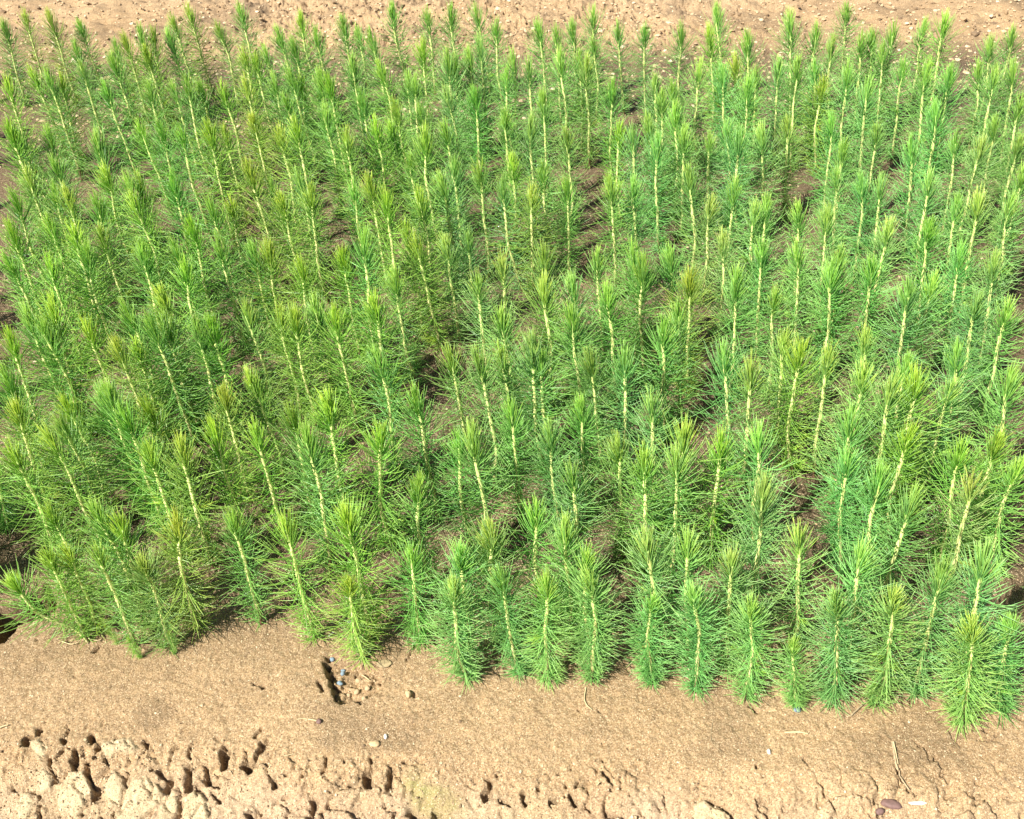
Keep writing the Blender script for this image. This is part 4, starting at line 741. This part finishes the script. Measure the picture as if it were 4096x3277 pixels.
    (1.6059, 2.2755, 1.5998, 2.2672, 0.301, 'fresh green', 's', ''),
    (1.6278, 2.3422, 1.6302, 2.3458, 0.2919, 'fresh green', 's', ''),
    (0.8581, 1.0049, 0.8398, 1.0049, 0.2922, 'fresh green', 's', ''),
    (1.4333, 1.9599, 1.4496, 1.9572, 0.3093, 'fresh green', 's', ''),
    (1.1707, 1.4986, 1.1794, 1.4977, 0.2635, 'fresh green', 's', ''),
    (0.9898, 1.2338, 1.0059, 1.2326, 0.3049, 'fresh green', 's', ''),
    (1.3043, 2.0604, 1.3012, 2.0469, 0.2812, 'fresh green', 's', ''),
    (0.9556, 1.1046, 0.938, 1.0993, 0.29, 'fresh green', 's', ''),
    (1.4318, 2.16, 1.423, 2.1638, 0.2968, 'fresh green', 's', ''),
    (1.4929, 2.2764, 1.4836, 2.2785, 0.2865, 'fresh green', 's', ''),
    (1.3735, 1.9719, 1.359, 1.9665, 0.3271, 'fresh green', 's', ''),
    (1.0361, 1.38, 1.0526, 1.3868, 0.279, 'fresh green', 's', ''),
    (1.2634, 1.8877, 1.2588, 1.8881, 0.2943, 'fresh green', 's', ''),
    (0.9653, 1.0139, 0.9669, 1.0174, 0.3014, 'fresh green', 's', ''),
    (0.8646, 1.007, 0.8497, 0.9972, 0.2833, 'fresh green', 's', ''),
    (1.1723, 1.623, 1.1689, 1.6184, 0.278, 'fresh green', 's', ''),
    (1.1246, 1.5282, 1.1401, 1.5151, 0.2616, 'fresh green', 's', ''),
    (0.9686, 1.2982, 0.9728, 1.2783, 0.2782, 'fresh green', 's', ''),
    (1.012, 1.1714, 0.9922, 1.1704, 0.3172, 'fresh green', 's', ''),
    (1.1732, 1.761, 1.1736, 1.7651, 0.3018, 'fresh green', 's', ''),
    (-0.6904, 1.0853, -0.6963, 1.0841, 0.055, 'yellow-green', 'd', 'tiny bright green sprout at the foot of the left front seedlings, leftmost of three'),
    (-0.6427, 1.0528, -0.6486, 1.0526, 0.06, 'yellow-green', 'd', 'tiny bright green sprout at the foot of the left front seedlings, middle of three'),
    (-0.5869, 1.0555, -0.5827, 1.0581, 0.06, 'yellow-green', 'd', 'tiny bright green sprout at the foot of the left front seedlings, rightmost of three'),
    (0.5221, 0.877, 0.5167, 0.8797, 0.06, 'pale green', 'd', 'tiny pale sprout with a brown stalk beside a short slanting stick'),
]

# ------------------------------------------------------------------ pine seedlings: unit height 1 (base to the top of the needle tuft)
APEX = .86
class Buf:
    def __init__(s): s.v = []; s.f = []; s.a = []; s.n = 0
    def needle(s, p, d, length, rad, curl, rng, seg=4, up=(0, 0, 1)):
        p = np.array(p, float); d = np.array(d, float); d /= np.linalg.norm(d); up = np.array(up, float)
        st = length/seg; base = s.n; side = np.array([rng.gauss(0, 1) for _ in range(3)])*.11
        for k in range(seg+1):
            a = np.cross(d, [.31, .52, .8]); a /= np.linalg.norm(a); b = np.cross(d, a)
            r = rad*(1, 1.05, .95, .75, .28)[min(4, int(round(k*4/seg)))]
            for j in range(3):
                an = j*2.0944; s.v.append(p + (a*math.cos(an)+b*math.sin(an))*r); s.a.append(k/seg)
            p = p + d*st; d = d + up*curl/seg + side/seg; d /= np.linalg.norm(d)
        for k in range(seg):
            for j in range(3):
                q = base+k*3; s.f.append((q+j, q+(j+1) % 3, q+3+(j+1) % 3, q+3+j))
        s.f.append((base+seg*3, base+seg*3+1, base+seg*3+2)); s.n += (seg+1)*3
    def tube(s, P, Rr, A, sides, rng):
        base = s.n; n = len(P)
        for i in range(n):
            d = P[min(n-1, i+1)]-P[max(0, i-1)]; d = d/np.linalg.norm(d); a = np.cross(d, [0, 1, .1]); a /= np.linalg.norm(a); b = np.cross(d, a)
            for j in range(sides):
                an = 2*math.pi*j/sides; r = Rr[i]*(1+.22*rng.gauss(0, .8)*(1 if A[i] > .1 else .2)); s.v.append(P[i]+(a*math.cos(an)+b*math.sin(an))*r); s.a.append(A[i])
        for i in range(n-1):
            for j in range(sides):
                q = base+i*sides; s.f.append((q+j, q+(j+1) % sides, q+sides+(j+1) % sides, q+sides+j))
        s.f.append(tuple(base+(n-1)*sides+j for j in range(sides))); s.n += n*sides
    def mesh(s, name, mats):
        me = new_mesh(name, s.v, s.f, mats, True); at = me.attributes.new('along', 'FLOAT', 'POINT'); at.data.foreach_set('value', np.array(s.a, np.float32)); return me

def spine(bow, az, kink, rng):
    ph = rng.uniform(0, 6)
    def P(t):                                         # t 0..1 along the stem, chord kept straight
        b = bow*4*t*(1-t) + kink*math.sin(t*9+ph)*t*(1-t)
        return np.array([b*math.cos(az), b*math.sin(az), APEX*t])
    return P

def make_variant(seed, dens=1.0, bushy=.5, spread=1.0, bow=.03, low=.0, nlen=1.0):
    rng = random.Random(seed); P = spine(bow, rng.uniform(0, 6.28), .03, rng); g = 2.39996; a0 = rng.uniform(0, 6)
    st = Buf(); n = 46
    ts = [i/(n-1) for i in range(n)]
    st.tube([P(t) for t in ts], [.0132-.0040*t-(.0022 if t < .12 else 0)-(.003 if t > .93 else 0) for t in ts], ts, 7, rng)
    nd = Buf(); tp = Buf(); N = int(275*dens); rad = .0021
    for i in range(N):                                # needles along the stem, from the lowest leaves up
        t = low + (.84-low)*((i+rng.random())/N)**1.12; az = a0+i*g+rng.gauss(0, .35)
        if t < .1 and rng.random() > bushy+.2: continue
        th = R(84-30*max(0, t-.5)/.33+rng.gauss(0, 17))*spread; th = min(th, R(112))
        ln = nlen*(.105+.115*min(1, t/.45))*rng.uniform(.65, 1.2)
        rr = P(t); d = (math.sin(th)*math.cos(az), math.sin(th)*math.sin(az), math.cos(th))
        nd.needle(rr, d, ln, rad*rng.uniform(.85, 1.15), rng.gauss(.6, .45), rng)
    for i in range(int(70*bushy)):                    # short basal shoots
        if i % 10 == 0: ca = rng.uniform(0, 6.28); ch = rng.uniform(.02, .16); cr = rng.uniform(.02, .05)
        p = P(ch)+np.array([math.cos(ca)*cr, math.sin(ca)*cr, 0]); az = rng.uniform(0, 6.28); th = R(rng.uniform(15, 85))
        nd.needle(p, (math.sin(th)*math.cos(az)+.4*math.cos(ca), math.sin(th)*math.sin(az)+.4*math.sin(ca), math.cos(th)), rng.uniform(.05, .10), rad, .3, rng, 3)
    shoots = []
    for q in range(rng.choice((0, 0, 1, 2, 3))):       # small yellow-green side shoots low on the stem
        sb = Buf(); t = rng.uniform(.12, .6); az = rng.uniform(0, 6.28); o = np.array([math.cos(az), math.sin(az), .5]); L0 = rng.uniform(.02, .06)
        for i in range(14):
            d = o+np.array([rng.gauss(0, .35) for _ in range(3)]); sb.needle(P(t)+o*L0*(i/14), d, rng.uniform(.05, .10), rad, .35, rng, 3)
        shoots.append(sb.mesh('side_shoot', [M_TIP]))
    tl = np.array([rng.gauss(0, .09), rng.gauss(0, .09), 0])
    M = int(46*dens)
    for i in range(M):                                # the shoulder of the tuft: long needles rising round the top of the stem
        t = .80+.12*(i+rng.random())/M; az = a0+i*g+rng.gauss(0, .3); u = (t-.80)/.12
        th = R(40-22*u+rng.gauss(0, 8))*spread
        nd.needle(P(t), tl+(math.sin(th)*math.cos(az), math.sin(th)*math.sin(az), math.cos(th)), nlen*rng.uniform(.14, .225), rad, rng.gauss(.45, .2), rng)
    M2 = int(50*dens)
    for i in range(M2):                               # young upright needles
        t = .86+.14*(i+rng.random())/M2; az = a0+i*g+rng.gauss(0, .3); u = (t-.86)/.14
        th = R(23-15*u+rng.gauss(0, 7))*spread
        tp.needle(P(min(1, t)), tl+(math.sin(th)*math.cos(az), math.sin(th)*math.sin(az), math.cos(th)), rng.uniform(.13, .185)*(1-.1*u), rad*1.05, rng.gauss(.18, .2), rng)
    return [st.mesh('stem', [M_STEM]), nd.mesh('needles', [M_NEEDLE]), tp.mesh('growing_tip', [M_TIP])]+shoots

VARS = [make_variant(100+i, dens=(1.0, 1.15, .9, 1.05, .85, 1.2)[i % 6], bushy=(.5, .3, .8)[i % 3], spread=(1, .94, 1.05, .98)[i % 4], bow=(.02, .035, .0, .045, .012)[i % 5], nlen=(1, .92, 1.06)[i % 3]) for i in range(20)]
FRONT = [make_variant(300+i, dens=1.3, bushy=1.5, spread=(1, .9, 1.05)[i % 3], bow=(.02, .03, .01, .035)[i % 4], nlen=(.9, 1.0)[i % 2]) for i in range(8)]

TINTS = {'yellow-green': (1.22, 1.06, .8), 'fresh green': (1, 1, 1), 'blue-green': (.98, 1.03, 1.25), 'pale green': (1.25, 1.12, 1.3), 'deep green': (.88, .92, .85)}

def bent_variant(P3, seed):
    # the seedling at the left end that has keeled over: its spine follows a bent line in space
    rng = random.Random(seed); P3 = [np.array(p, float) for p in P3]; n = 40; pts = []
    def P(t):
        q = t*(len(P3)-1); i = min(len(P3)-2, int(q)); u = q-i; a, b, c, d = P3[max(0, i-1)], P3[i], P3[i+1], P3[min(len(P3)-1, i+2)]
        return .5*((2*b)+(c-a)*u+(2*a-5*b+4*c-d)*u*u+(3*b-a-3*c+d)*u**3)
    st = Buf(); ts = [i/(n-1) for i in range(n)]
    st.tube([P(t) for t in ts], [.0022+.0006*math.sin(math.pi*t)-(.0008 if t > .93 else 0) for t in ts], [.12+.5*t for t in ts], 7, rng)
    nd = Buf(); tp = Buf()
    for i in range(150):
        t = .12+.86*((i+rng.random())/150)**.75; p = P(t); ax = P(min(1, t+.02))-P(max(0, t-.02)); ax /= np.linalg.norm(ax)
        az = i*2.4; a = np.cross(ax, [.2, .9, .3]); a /= np.linalg.norm(a); b = np.cross(ax, a); th = R(80-45*max(0, t-.7)/.3+rng.gauss(0, 10))
        d = ax*math.cos(th)+(a*math.cos(az)+b*math.sin(az))*math.sin(th)
        nd.needle(p, d, (.026+.04*min(1, t*1.8))*rng.uniform(.7, 1.1), .00065, .5, rng, 4, ax)
    for i in range(50):
        t = .9+.1*i/50; p = P(t); ax = P(1)-P(.95); ax /= np.linalg.norm(ax); az = i*2.4; a = np.cross(ax, [.2, .9, .3]); a /= np.linalg.norm(a); b = np.cross(ax, a); th = R(24-16*i/50+rng.gauss(0, 4))
        tp.needle(p, ax*math.cos(th)+(a*math.cos(az)+b*math.sin(az))*math.sin(th), rng.uniform(.035, .05), .0007, .1, rng, 4, ax)
    return st.mesh('stem', [M_STEM]), nd.mesh('needles', [M_NEEDLE]), tp.mesh('growing_tip', [M_TIP])

def place(root_loc, tip, hs, front, dwarf, seed):
    """matrix that carries the unit seedling from its base to its tip"""
    b = Vector(root_loc); t = Vector(tip); ax = t-b; L_ = ax.length
    q = Vector((0, 0, 1)).rotation_difference(ax.normalized())
    s2 = math.sqrt(L_*.285) if not dwarf else L_*.9
    return b, q, L_, s2

bent_base = ground_point(356, 2572); bent_base.z = gz(bent_base.x, bent_base.y)
bent = bent_variant([(ground_point(x, y, z)-bent_base)[:] for x, y, z in [(356, 2572, bent_base.z), (300, 2520, .02), (215, 2485, .045), (150, 2450, .07), (108, 2405, .10), (78, 2365, .125)]], 5)
e = link('pine_seedling', None, loc=bent_base)
tag(e, 'keeled-over pine seedling bending left over the dark pit at the left edge', 'pine seedling', 'pine seedlings growing in the nursery bed')
for nm, me_ in zip(('stem', 'needles', 'growing_tip'), bent):
    link(nm, me_, e).color = (1.1, 1.05, .9, 1)
rnd = random.Random(11)
STUFF = []
n_rest = 0
for (bx, by, tx, ty, th, tone, kind, label) in SEEDLINGS:
    z0 = gz(bx, by)-.002
    b, q, L_, s2 = place((bx, by, z0), (tx, ty, th), 1, kind == 'f', kind == 'd', 0)
    s2 *= rnd.uniform(.93, 1.1)
    pool = FRONT if kind in 'fd' else VARS
    vs = pool[rnd.randrange(len(pool))]
    rot = q.to_matrix() @ Matrix.Rotation(rnd.uniform(0, 6.283), 3, 'Z')
    tint = [c*rnd.uniform(.9, 1.1) for c in TINTS[tone]]
    if kind == 's':
        M = np.array(rot @ Matrix.Diagonal((s2, s2, L_))); STUFF.append((vs, M, np.array(b))); continue
    e = link('pine_seedling', None, loc=b); e.rotation_mode = 'QUATERNION'; e.rotation_quaternion = rot.to_quaternion(); e.scale = (s2, s2, L_); e.empty_display_size = .05
    tag(e, label, 'pine seedling', 'pine seedlings growing in the nursery bed')
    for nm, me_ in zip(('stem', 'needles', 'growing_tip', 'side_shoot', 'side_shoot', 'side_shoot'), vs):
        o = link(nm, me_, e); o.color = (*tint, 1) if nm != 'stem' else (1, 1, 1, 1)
# the remaining, most hidden seedlings of the bed as one mass
V, Fc, Al, Mi, off = [], [], [], [], 0
cache = {}
for vs, M, b in STUFF:
    for k, me_ in enumerate(vs):
        if me_.name not in cache:
            v = np.empty(len(me_.vertices)*3); me_.vertices.foreach_get('co', v)
            a = np.empty(len(me_.vertices), np.float32); me_.attributes['along'].data.foreach_get('value', a)
            cache[me_.name] = (v.reshape(-1, 3), [tuple(p.vertices) for p in me_.polygons], a)
        v, f, a = cache[me_.name]
        V.append(v @ M.T + b); Al.append(a); Fc += [tuple(i+off for i in p) for p in f]; Mi += [min(k, 2)]*len(f); off += len(v)
me = bpy.data.meshes.new('seedling_mass'); me.from_pydata(np.concatenate(V).tolist(), [], Fc); me.update()
for m in (M_STEM, M_NEEDLE, M_TIP): me.materials.append(m)
me.polygons.foreach_set('material_index', Mi); me.polygons.foreach_set('use_smooth', [True]*len(Mi))
me.attributes.new('along', 'FLOAT', 'POINT').data.foreach_set('value', np.concatenate(Al))
tag(link('seedling_mass', me), 'further pine seedlings mostly hidden among the others in the bed', 'seedlings', kind='stuff')

# ------------------------------------------------------------------ small things lying on the soil
M_SLATE = simple('slate_blue_stone', (.20, .27, .32), .7, .2, 200, .0005)
M_BROWN = simple('brown_stone', (.17, .10, .085), .7, .2, 200, .0005)
M_CLOD = simple('dry_clod', (.56, .40, .22), .95, .2, 300, .001)
M_STRAW = simple('dry_straw', (.62, .50, .28), .7, .15, 80)
M_TWIG = simple('dead_twig', (.42, .32, .19), .85, .3, 160, .0005)
M_WHITE = simple('white_stone', (.78, .72, .64), .6, .08, 200)
M_LEAF = simple('dead_leaf', (.34, .26, .14), .85, .3, 160, .0004)
M_GRIT = simple('grit', (.50, .35, .19), .95, .35, 60, .0006)
_t, _N, _L = nodes(M_GRIT); _g = _N.new('ShaderNodeNewGeometry'); _r = ramp(_N, [(0, (.16, .105, .06)), (.3, (.34, .235, .13)), (.8, (.54, .40, .24)), (1, (.70, .57, .38))])
_L.new(_g.outputs['Random Per Island'], _r.inputs[0]); _L.new(_r.outputs[0], _N['Principled BSDF'].inputs['Base Color'])

def ico():
    t = (1+5**.5)/2
    v = np.array([(-1, t, 0), (1, t, 0), (-1, -t, 0), (1, -t, 0), (0, -1, t), (0, 1, t), (0, -1, -t), (0, 1, -t), (t, 0, -1), (t, 0, 1), (-t, 0, -1), (-t, 0, 1)], float)
    f = [(0, 11, 5), (0, 5, 1), (0, 1, 7), (0, 7, 10), (0, 10, 11), (1, 5, 9), (5, 11, 4), (11, 10, 2), (10, 7, 6), (7, 1, 8), (3, 9, 4), (3, 4, 2), (3, 2, 6), (3, 6, 8), (3, 8, 9), (4, 9, 5), (2, 4, 11), (6, 2, 10), (8, 6, 7), (9, 8, 1)]
    v /= np.linalg.norm(v[0]); return v, f
def subdiv(v, f):
    v = [tuple(p) for p in v]; mem = {}; out = []
    def mid(a, b):
        k = (min(a, b), max(a, b))
        if k not in mem:
            p = (np.array(v[a])+np.array(v[b])); p /= np.linalg.norm(p); mem[k] = len(v); v.append(tuple(p))
        return mem[k]
    for a, b, c in f:
        x, y, z = mid(a, b), mid(b, c), mid(c, a); out += [(a, x, z), (b, y, x), (c, z, y), (x, y, z)]
    return np.array(v), out
IV, IF = ico(); SV, SF = subdiv(*subdiv(IV, IF))
def stone(name, px, py, sx, sy, sz, mat, label, cat, seed, rotz=0, sink=.35, group=None):
    p = ground_point(px, py); rg = random.Random(seed); v = SV.copy()
    o1, o2 = rg.uniform(0, 9), rg.uniform(0, 9)
    rr = 1+.22*vnoise(v[:, 0]+o1+v[:, 2], v[:, 1]+o2, .7, seed)+.10*vnoise(v[:, 0]+v[:, 1]+o2, v[:, 2]+o1, .3, seed+1)
    v = v*rr[:, None]*np.array([sx, sy, sz]); c, s = math.cos(rotz), math.sin(rotz)
    v = np.stack([v[:, 0]*c-v[:, 1]*s, v[:, 0]*s+v[:, 1]*c, v[:, 2]], -1)
    me = new_mesh(name, v, SF, [mat], True); z = gz(p.x, p.y)
    return tag(link(name, me, loc=(p.x, p.y, z+sz*(1-sink))), label, cat, group)
def strand(name, pts, r, mat, label, cat, lift=.0016, flat=1, taper=.5, seed=0):
    P = [ground_point(*q) for q in pts]; P = [Vector((p.x, p.y, 0)) for p in P]
    out = []; rg = random.Random(seed)
    for i in range(len(P)-1):                         # Catmull-Rom through the traced points
        a, b, c, d = P[max(0, i-1)], P[i], P[i+1], P[min(len(P)-1, i+2)]
        for k in range(6):
            t = k/6; out.append(.5*((2*b)+(c-a)*t+(2*a-5*b+4*c-d)*t*t+(3*b-a-3*c+d)*t*t*t))
    out.append(P[-1]); o = out[0].copy(); bf = Buf()
    zs = [gz(p.x, p.y) for p in out]; zs = [max(zs[max(0, i-3):i+4]) for i in range(len(zs))]
    pts3 = [np.array([p.x-o.x, p.y-o.y, zs[i]+lift+r*.5-zs[0]]) for i, p in enumerate(out)]; n = len(pts3)
    bf.tube(pts3, [r*(1-taper*i/(n-1)) for i in range(n)], [0]*n, 6, rg)
    me = bf.mesh(name, [mat]); return tag(link(name, me, loc=(o.x, o.y, zs[0])), label, cat)
BX = (1000, 2397, K2); CX = (2000, 2397, K2); DX = (2996, 2397, K2)
def pt(o, x, y): return (o[0]+x*o[2], o[1]+y*o[2])
for i, (x, y, a, b_, l) in enumerate([(366, 266, .0050, .0042, 'blue-grey pebble highest in the dark-rimmed hollow'), (408, 296, .0052, .0040, 'blue-grey pebble second from the top in the hollow'),
        (410, 316, .0048, .0038, 'blue-grey pebble just under another in the hollow'), (396, 358, .0048, .0056, 'blue-grey pebble lowest in the dark-rimmed hollow')]):
    stone('pebble', *pt(BX, x, y), a*.85, b_*.85, .0036, M_SLATE, l, 'pebble', 60+i, .4*i, .5, 'blue-grey pebbles in the hollow')
stone('clod', *pt(BX, 706, 430), .0052, .0068, .0060, M_CLOD, 'pale rounded soil clod on the smooth sand right of the hollow', 'clod', 70)
for k, (x, y, r_, lab) in enumerate([(430, 402, .0055, 'small clod in the hollow, just right of its lowest pebble'), (470, 392, .0065, 'clod in the middle of the dark-rimmed hollow'), (505, 430, .0055, 'clod at the lower right rim of the hollow'),
        (476, 335, .007, 'pinkish clod at the top of the hollow'), (520, 385, .0055, 'clod at the right side of the hollow'), (440, 440, .005, 'clod at the bottom of the hollow')]):
    stone('clod', *pt(BX, x, y), r_*.8, r_*.7, r_*.6, M_GRIT, lab, 'clod', 90+k, k)
stone('clod', *pt(BX, 308, 549), .0045, .0045, .0035, M_BROWN, 'small dark crumb of soil beside a short straw below the hollow', 'clod', 71)
stone('stone', *pt(DX, 643, 890), .0135, .0085, .0045, M_BROWN, 'flat purplish-brown stone near the bottom right', 'stone', 72, -.3)
stone('stone', *pt(DX, 590, 922), .0065, .005, .004, M_BROWN, 'small dark brown stone in a hole near the bottom right', 'stone', 73)
stone('stone', *pt(DX, 762, 888), .0130, .0030, .0022, M_WHITE, 'long white chip of stone lying near the bottom right', 'stone', 74, -.05)
stone('stone', *pt(DX, 213, 494), .0062, .0055, .0045, M_SLATE, 'grey-blue stone at the foot of a small blue-green seedling', 'stone', 75)
stone('stone', *pt(BX, 605, 615), .0028, .0042, .0028, M_WHITE, 'tiny white stone on the smooth sand below the hollow', 'stone', 76)
stone('stone', *pt(CX, 1196, 687), .0026, .0045, .0026, M_WHITE, 'tiny white stone on the smooth sand right of centre', 'stone', 77)
stone('clod', *pt(BX, 555, 650), .0075, .0055, .004, M_CLOD, 'flat pale clod on the sand below the hollow', 'clod', 78)
stone('clod', 158, 2372, .010, .008, .006, M_CLOD, 'lump of soil beside the dark pit at the left edge', 'clod', 79)
stone('clod', 42, 2540, .012, .008, .006, M_BROWN, 'dark reddish lump in the pit at the left edge', 'clod', 80)
stone('seed_scale', *pt(BX, 600, 296), .0120, .0075, .0018, M_LEAF, 'flat oval brown scale lying right of the bushiest front seedling', 'leaf', 81, .05, -.1)
strand('straw', [pt(CX, 383, 400), pt(CX, 376, 450), pt(CX, 388, 480), pt(CX, 410, 500)], .0010, M_STRAW, 'curved pale root hanging below a front seedling near the centre', 'root')
strand('twig', [pt(DX, 636, 642), pt(DX, 645, 700), pt(DX, 655, 748), pt(DX, 680, 800), pt(DX, 714, 850)], .0019, M_TWIG, 'long thin dead twig lying in a crack near the bottom right', 'twig', .003)
strand('straw', [pt(DX, 640, 645), pt(DX, 652, 700), pt(DX, 660, 745)], .0011, M_STRAW, 'short pale straw lying along the dead twig', 'straw', .005)
strand('straw', [pt(DX, 158, 601), pt(DX, 220, 598), pt(DX, 262, 604)], .0015, M_STRAW, 'straight pale straw lying level on the sand at the right', 'straw', .002)
strand('straw', [pt(CX, 948, 540), pt(CX, 940, 610), pt(CX, 955, 655), pt(CX, 1060, 738)], .0005, M_TWIG, 'hair-thin curved root on the smooth sand right of centre', 'root', .0005)
strand('straw', [pt(BX, 262, 540), pt(BX, 300, 546)], .0012, M_STRAW, 'short straw touching a dark crumb below the hollow', 'straw')
strand('straw', [pt(BX, 210, 540), pt(BX, 240, 536), pt(BX, 262, 540)], .0006, M_STRAW, 'thin faint straw on the sand below and left of the hollow', 'straw')
strand('straw', [pt(BX, 355, 174), pt(BX, 378, 156)], .0016, M_WHITE, 'short white straw between two front seedlings above the hollow', 'straw')
strand('straw', [pt(BX, 495, 322), pt(BX, 528, 348)], .0010, M_STRAW, 'small straw across the upper right of the hollow', 'straw')
strand('straw', [(342, 2545), (360, 2563), (400, 2570), (412, 2555), (405, 2540)], .0009, M_STRAW, 'pale looped root at the foot of the left front seedlings', 'root', .004)
strand('straw', [(252, 2574), (290, 2584), (325, 2570), (340, 2535)], .0009, M_STRAW, 'pale curved root left of the looped root', 'root', .004)
strand('straw', [pt(BX, 190, 156), pt(BX, 262, 152)], .0009, M_STRAW, 'level thin straw at the foot of a left front seedling', 'straw')
strand('straw', [pt(BX, 150, 700), pt(BX, 205, 688)], .0008, M_STRAW, 'thin straw on the broken shoulder of the bed', 'straw')
strand('twig', [pt(DX, 450, 528), pt(DX, 490, 490), pt(DX, 532, 452)], .0018, M_TWIG, 'short stick slanting from a small sprig at the right front', 'twig', .003)
strand('straw', [pt(DX, 775, 358), pt(DX, 795, 405), pt(DX, 848, 445)], .0007, M_STRAW, 'thin bent straw between two right-hand front seedlings', 'straw')
strand('straw', [pt(CX, 430, 820), pt(CX, 450, 806)], .0010, M_STRAW, 'short straw on the crumbly shoulder below centre', 'straw')
strand('straw', [(0, 2918), (20, 2910), (38, 2905)], .0016, M_STRAW, 'pale straw at the left edge of the picture', 'straw')

rg = random.Random(77); V, Fc, off = [], [], 0
def lump(x, y, s):
    global off
    a = rg.uniform(0, 6.28); k = np.array([rg.uniform(.7, 1.3), rg.uniform(.6, 1.1), rg.uniform(.4, .8)])
    v = IV*(1+.25*np.array([rg.gauss(0, .7) for _ in range(12)])[:, None])*k*s; c, q = math.cos(a), math.sin(a)
    v = np.stack([v[:, 0]*c-v[:, 1]*q, v[:, 0]*q+v[:, 1]*c, v[:, 2]], -1)+np.array([x, y, gz(x, y)+s*.15]); V.append(v); Fc.extend([tuple(i+off for i in f) for f in IF]); off += 12
for i in range(24000):
    y = rg.uniform(.66, 1.35); x = rg.uniform(-.56*y-.45, .5*y+.4)
    lump(x, y, min(.0032, .0010*math.exp(rg.gauss(0, .33))*(1.25 if edge_d(np.array(x), np.array(y)) < 0 else .9)))
for i in range(5000):
    y = rg.uniform(1.35, 3.2); x = rg.uniform(-.56*y-.2, .5*y+.2); lump(x, y, min(.007, .0022*math.exp(rg.gauss(0, .4))))
for i in range(17000):
    y = rg.uniform(3.0, 5.0); x = rg.uniform(-.56*y-.2, .5*y+.2); lump(x, y, min(.02, .0042*math.exp(rg.gauss(0, .45))))
me = new_mesh('grit', np.concatenate(V), Fc, [M_GRIT]); tag(link('grit', me), 'sand grains, grit and small crumbs scattered over the soil', 'grit', kind='stuff')
bf = Buf()
for i in range(2600):                                 # fallen needles between the plants
    y = rg.uniform(1.0, 3.1); x = rg.uniform(-.56*y-.2, .5*y+.2); a = rg.uniform(0, 6.28)
    if edge_d(np.array(x), np.array(y)) < .24: continue
    bf.needle((x, y, gz(x, y)+.003), (math.cos(a), math.sin(a), rg.uniform(-.02, .15)), rg.uniform(.03, .06), .0007, -.1, rg, 3)
tag(link('needle_litter', bf.mesh('needle_litter', [M_TWIG])), 'dry brown fallen needles lying on the soil under the seedlings', 'litter', kind='stuff')
print('objects', len(bpy.data.objects))
